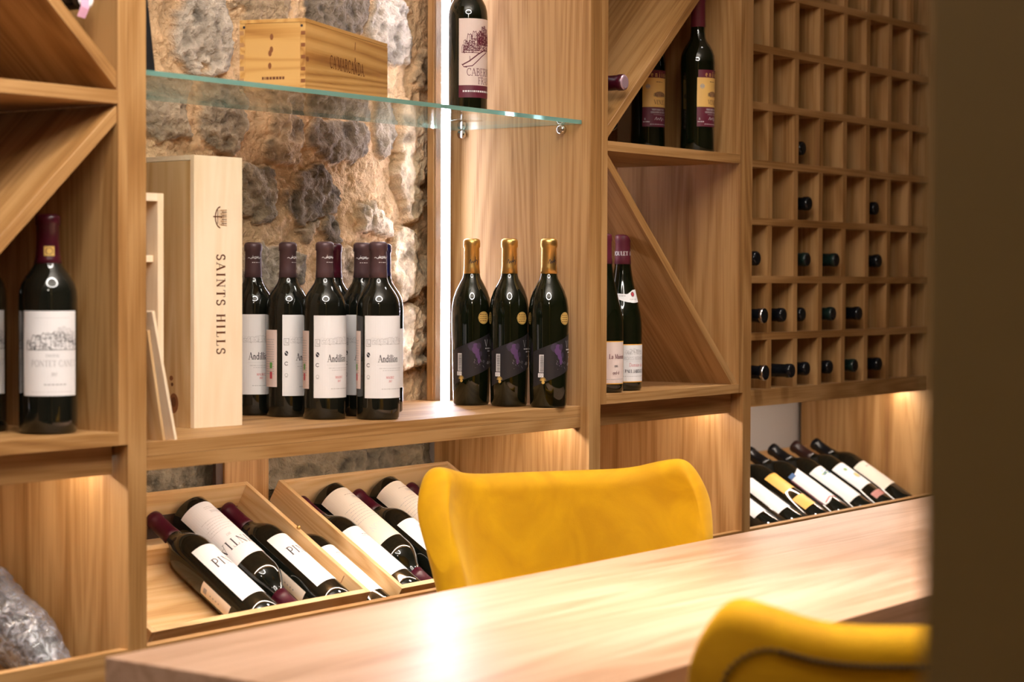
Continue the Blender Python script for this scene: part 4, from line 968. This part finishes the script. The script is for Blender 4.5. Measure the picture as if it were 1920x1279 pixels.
# ------------------------------------------------------------------ chairs
def chair(label, loc, rz):
    t = thing('velvet_chair', label, 'chair', loc, rz)
    NU, NV_ = 60, 36
    def zt(u):
        a = abs(u); return .852 + .022 * (1 / (1 + math.exp(-(a - .66) * 14))) - .16 * max(0, (a - .80) / .20) ** 2.6
    def surf(u, v, side):
        a = abs(u); z0 = .43; z = z0 + (zt(u) - z0) * v
        hw = .215 + .069 * min(1, max(0, (z - z0)) / .375) ** 1.5
        x = hw * u * (1 - .10 * a * a)
        y = .10 * (z - z0) - .125 * a ** 3.2 - .03 * (1 - v) * a
        d = min((1 - a) * hw * 1.3, (1 - v) * (zt(u) - z0)); th = .0015 + .0255 * math.sqrt(max(0, 1 - (1 - min(1, d / .027)) ** 2)) if v > .001 else .02
        nx = math.copysign(min(.75, .9 * a ** 2.2), u); ny = math.sqrt(1 - nx * nx)
        return (x + side * th * nx, y + side * th * ny, z)
    v = []; f = []
    for s in (-1, 1):
        for j in range(NV_ + 1):
            for i in range(NU + 1): v.append(surf(math.sin(PI / 2 * (-1 + 2 * i / NU)), 1 - (1 - j / NV_) ** 2, s))
    n1 = (NU + 1) * (NV_ + 1); w = NU + 1
    for j in range(NV_):
        for i in range(NU):
            a = j * w + i; f.append((a, a + 1, a + w + 1, a + w)); f.append((n1 + a + w, n1 + a + w + 1, n1 + a + 1, n1 + a))
    for i in range(NU): f.append((i + 1, i, n1 + i, n1 + i + 1)); a = NV_ * w + i; f.append((a, a + 1, n1 + a + 1, n1 + a))
    for j in range(NV_): a = j * w; f.append((a, a + w, n1 + a + w, n1 + a)); a += NU; f.append((a + w, a, n1 + a, n1 + a + w))
    br_ = o = mesh_obj('backrest', v, f, VELVET, t, smooth=True)
    bm = bmesh.new(); bm.from_mesh(o.data); bmesh.ops.recalc_face_normals(bm, faces=bm.faces); bm.to_mesh(o.data); bm.free()
    ss = o.modifiers.new('sub', 'SUBSURF'); ss.levels = 1; ss.render_levels = 2
    # nail heads on the back, following the rim
    nv = []; nf = []
    path = [surf(-.86, j / 60, 1.0) for j in range(4, 43)] + [surf(-.66 - .20 * math.cos(R(a)), .72 + .20 * math.sin(R(a)), 1.0) for a in range(4, 90, 6)] + [surf(-.66 + 1.32 * i / 76, .92, 1.0) for i in range(77)] + [surf(.66 + .20 * math.sin(R(a)), .72 + .20 * math.cos(R(a)), 1.0) for a in range(4, 90, 6)] + [surf(.86, .72 - j / 60, 1.0) for j in range(0, 39)]
    for p in path:
        bmn = bmesh.new(); bmesh.ops.create_icosphere(bmn, subdivisions=1, radius=.0034, matrix=Matrix.Translation(Vector(p) + Vector((0, .0005, 0)))); b = len(nv)
        nv += [tuple(q.co) for q in bmn.verts]; nf += [tuple(q.index + b for q in fc.verts) for fc in bmn.faces]; bmn.free()
    nt_ = mesh_obj('nailhead_trim', nv, nf, plain('dark_nailheads', (.05, .03, .015), .35, metal=.8), t, smooth=True)
    sub(nt_, br_)
    # seat
    bm = bmesh.new(); bmesh.ops.create_cube(bm, size=1, matrix=Matrix.Translation((0, -.235, .43)) @ Matrix.Diagonal((.46, .44, .09, 1)))
    bmesh.ops.bevel(bm, geom=bm.edges[:], offset=.035, segments=5, affect='EDGES', profile=.6)
    me = bpy.data.meshes.new('seat'); bm.to_mesh(me); bm.free(); me.materials.append(VELVET); me.polygons.foreach_set('use_smooth', [True] * len(me.polygons))
    o = bpy.data.objects.new('seat', me); COL.objects.link(o); o.parent = t
    for sx in (-1, 1):
        for yy in (-.40, -.07):
            v, f = lathe([(.010, 0), (.011, .01), (.019, .39), (.019, .3915)], 20)
            o = mesh_obj('leg', [(x + (.39 - z) * .10 * sx, y + (.39 - z) * (.12 if yy > -.2 else -.06), z) for x, y, z in v], f, BLACK, t, smooth=True); o.location = (sx * .18, yy, 0)
    return t
chair('mustard velvet chair on the far side of the table, turned to face the camera', (2.736, -.235, 0), R(-31))
chair('mustard velvet chair in the near corner seen from behind, with dark nailhead trim', (1.806, -1.362, 0), R(180 - 45))

# ------------------------------------------------------------------ partition at the right of the camera
F_ = 3825.; YAW, PIT, ROL = R(53.74), R(1.727), R(-.221)
fw = Vector((math.sin(YAW) * math.cos(PIT), math.cos(YAW) * math.cos(PIT), -math.sin(PIT)))
rt = Vector((math.cos(YAW), -math.sin(YAW), 0)); dn = fw.cross(rt)
c_, s_ = math.cos(ROL), math.sin(ROL)
cx_ = rt * c_ + dn * s_; cy_ = dn * c_ - rt * s_
CAM = Vector((0, -2.15, 1.17))
# wooden door jamb about 0.9 m from the camera
pj = Vector((.838, -1.762, 0))
o = box('wall_partition', (0, -.50, 0), (.14, 0, 2.70), BROWNW, bevel=.002)
for vtx in o.data.vertices: vtx.co += Vector((.07, -.25, 1.35)) * 1.0
o.location = pj; o.rotation_euler = (0, 0, R(-20)); struct(o)

# ------------------------------------------------------------------ lamps
def lamp_ring(loc, r, tube, label):
    t = thing('ring_ceiling_lamp', label, 'lamp', loc)
    v = []; f = []; n, m = 72, 12
    for i in range(n):
        a = 2 * PI * i / n
        for j in range(m):
            b = 2 * PI * j / m; rr = r + tube * math.cos(b); v.append((rr * math.cos(a), rr * math.sin(a), tube * .5 * math.sin(b)))
    for i in range(n):
        for j in range(m): f.append((i * m + j, ((i + 1) % n) * m + j, ((i + 1) % n) * m + (j + 1) % m, i * m + (j + 1) % m))
    mesh_obj('light_ring', v, f, RING, t, smooth=True)
    for k in range(3):
        a = k * 2 * PI / 3; box('suspension_rod', (r * math.cos(a) - .002, r * math.sin(a) - .002, tube * .5), (r * math.cos(a) + .002, r * math.sin(a) + .002, 2.7 - loc[2]), CHROME, t, bevel=0)
    return t
lamp_ring((1.50, -1.12, 2.34), .58, .055, 'ring shaped ceiling lamp over the left half of the table')

def area(name, loc, size, energy, col, tgt=None, spread=PI):
    l = bpy.data.lights.new(name, 'AREA'); l.shape = 'DISK'; l.size = size; l.energy = energy; l.color = col; l.spread = spread
    o = bpy.data.objects.new(name, l); COL.objects.link(o); o.location = loc
    if tgt is not None: o.rotation_euler = (Vector(tgt) - Vector(loc)).to_track_quat('-Z', 'Y').to_euler()
    return o
WARM = (1., .90, .78)
area('downlight_over_table', (2.3, -.75, 2.68), .14, 3, WARM, (2.3, -.75, .75), R(40))
area('downlight_over_table_right', (3.5, -.75, 2.68), .3, 6, (1., .93, .87), (3.3, -.75, .75), R(75))
area('fill_light_behind_camera', (-.3, -2.6, 2.68), .3, 5, WARM, (1.6, -.1, 1.1))  # unseen fill light, added to brighten the upright faces

w = bpy.data.worlds.new('World'); SC.world = w; w.use_nodes = True
w.node_tree.nodes['Background'].inputs[0].default_value = (1., .8, .6, 1); w.node_tree.nodes['Background'].inputs[1].default_value = .02

# ------------------------------------------------------------------ camera
cam = bpy.data.cameras.new('camera'); co = bpy.data.objects.new('camera', cam); COL.objects.link(co)
cam.sensor_fit = 'HORIZONTAL'; cam.sensor_width = 36; cam.lens = F_ / 1920 * 36; cam.clip_start = .05
M = Matrix(((cx_.x, -cy_.x, -fw.x, CAM.x), (cx_.y, -cy_.y, -fw.y, CAM.y), (cx_.z, -cy_.z, -fw.z, CAM.z), (0, 0, 0, 1)))
co.matrix_world = M
cam.dof.use_dof = True; cam.dof.focus_distance = 3.75; cam.dof.aperture_fstop = 4.6; cam.dof.aperture_blades = 9
SC.camera = co
SC.view_settings.view_transform = 'Standard'; SC.view_settings.look = 'None'; SC.view_settings.gamma = 1; SC.view_settings.use_curve_mapping = False
SC.view_settings.exposure = .84
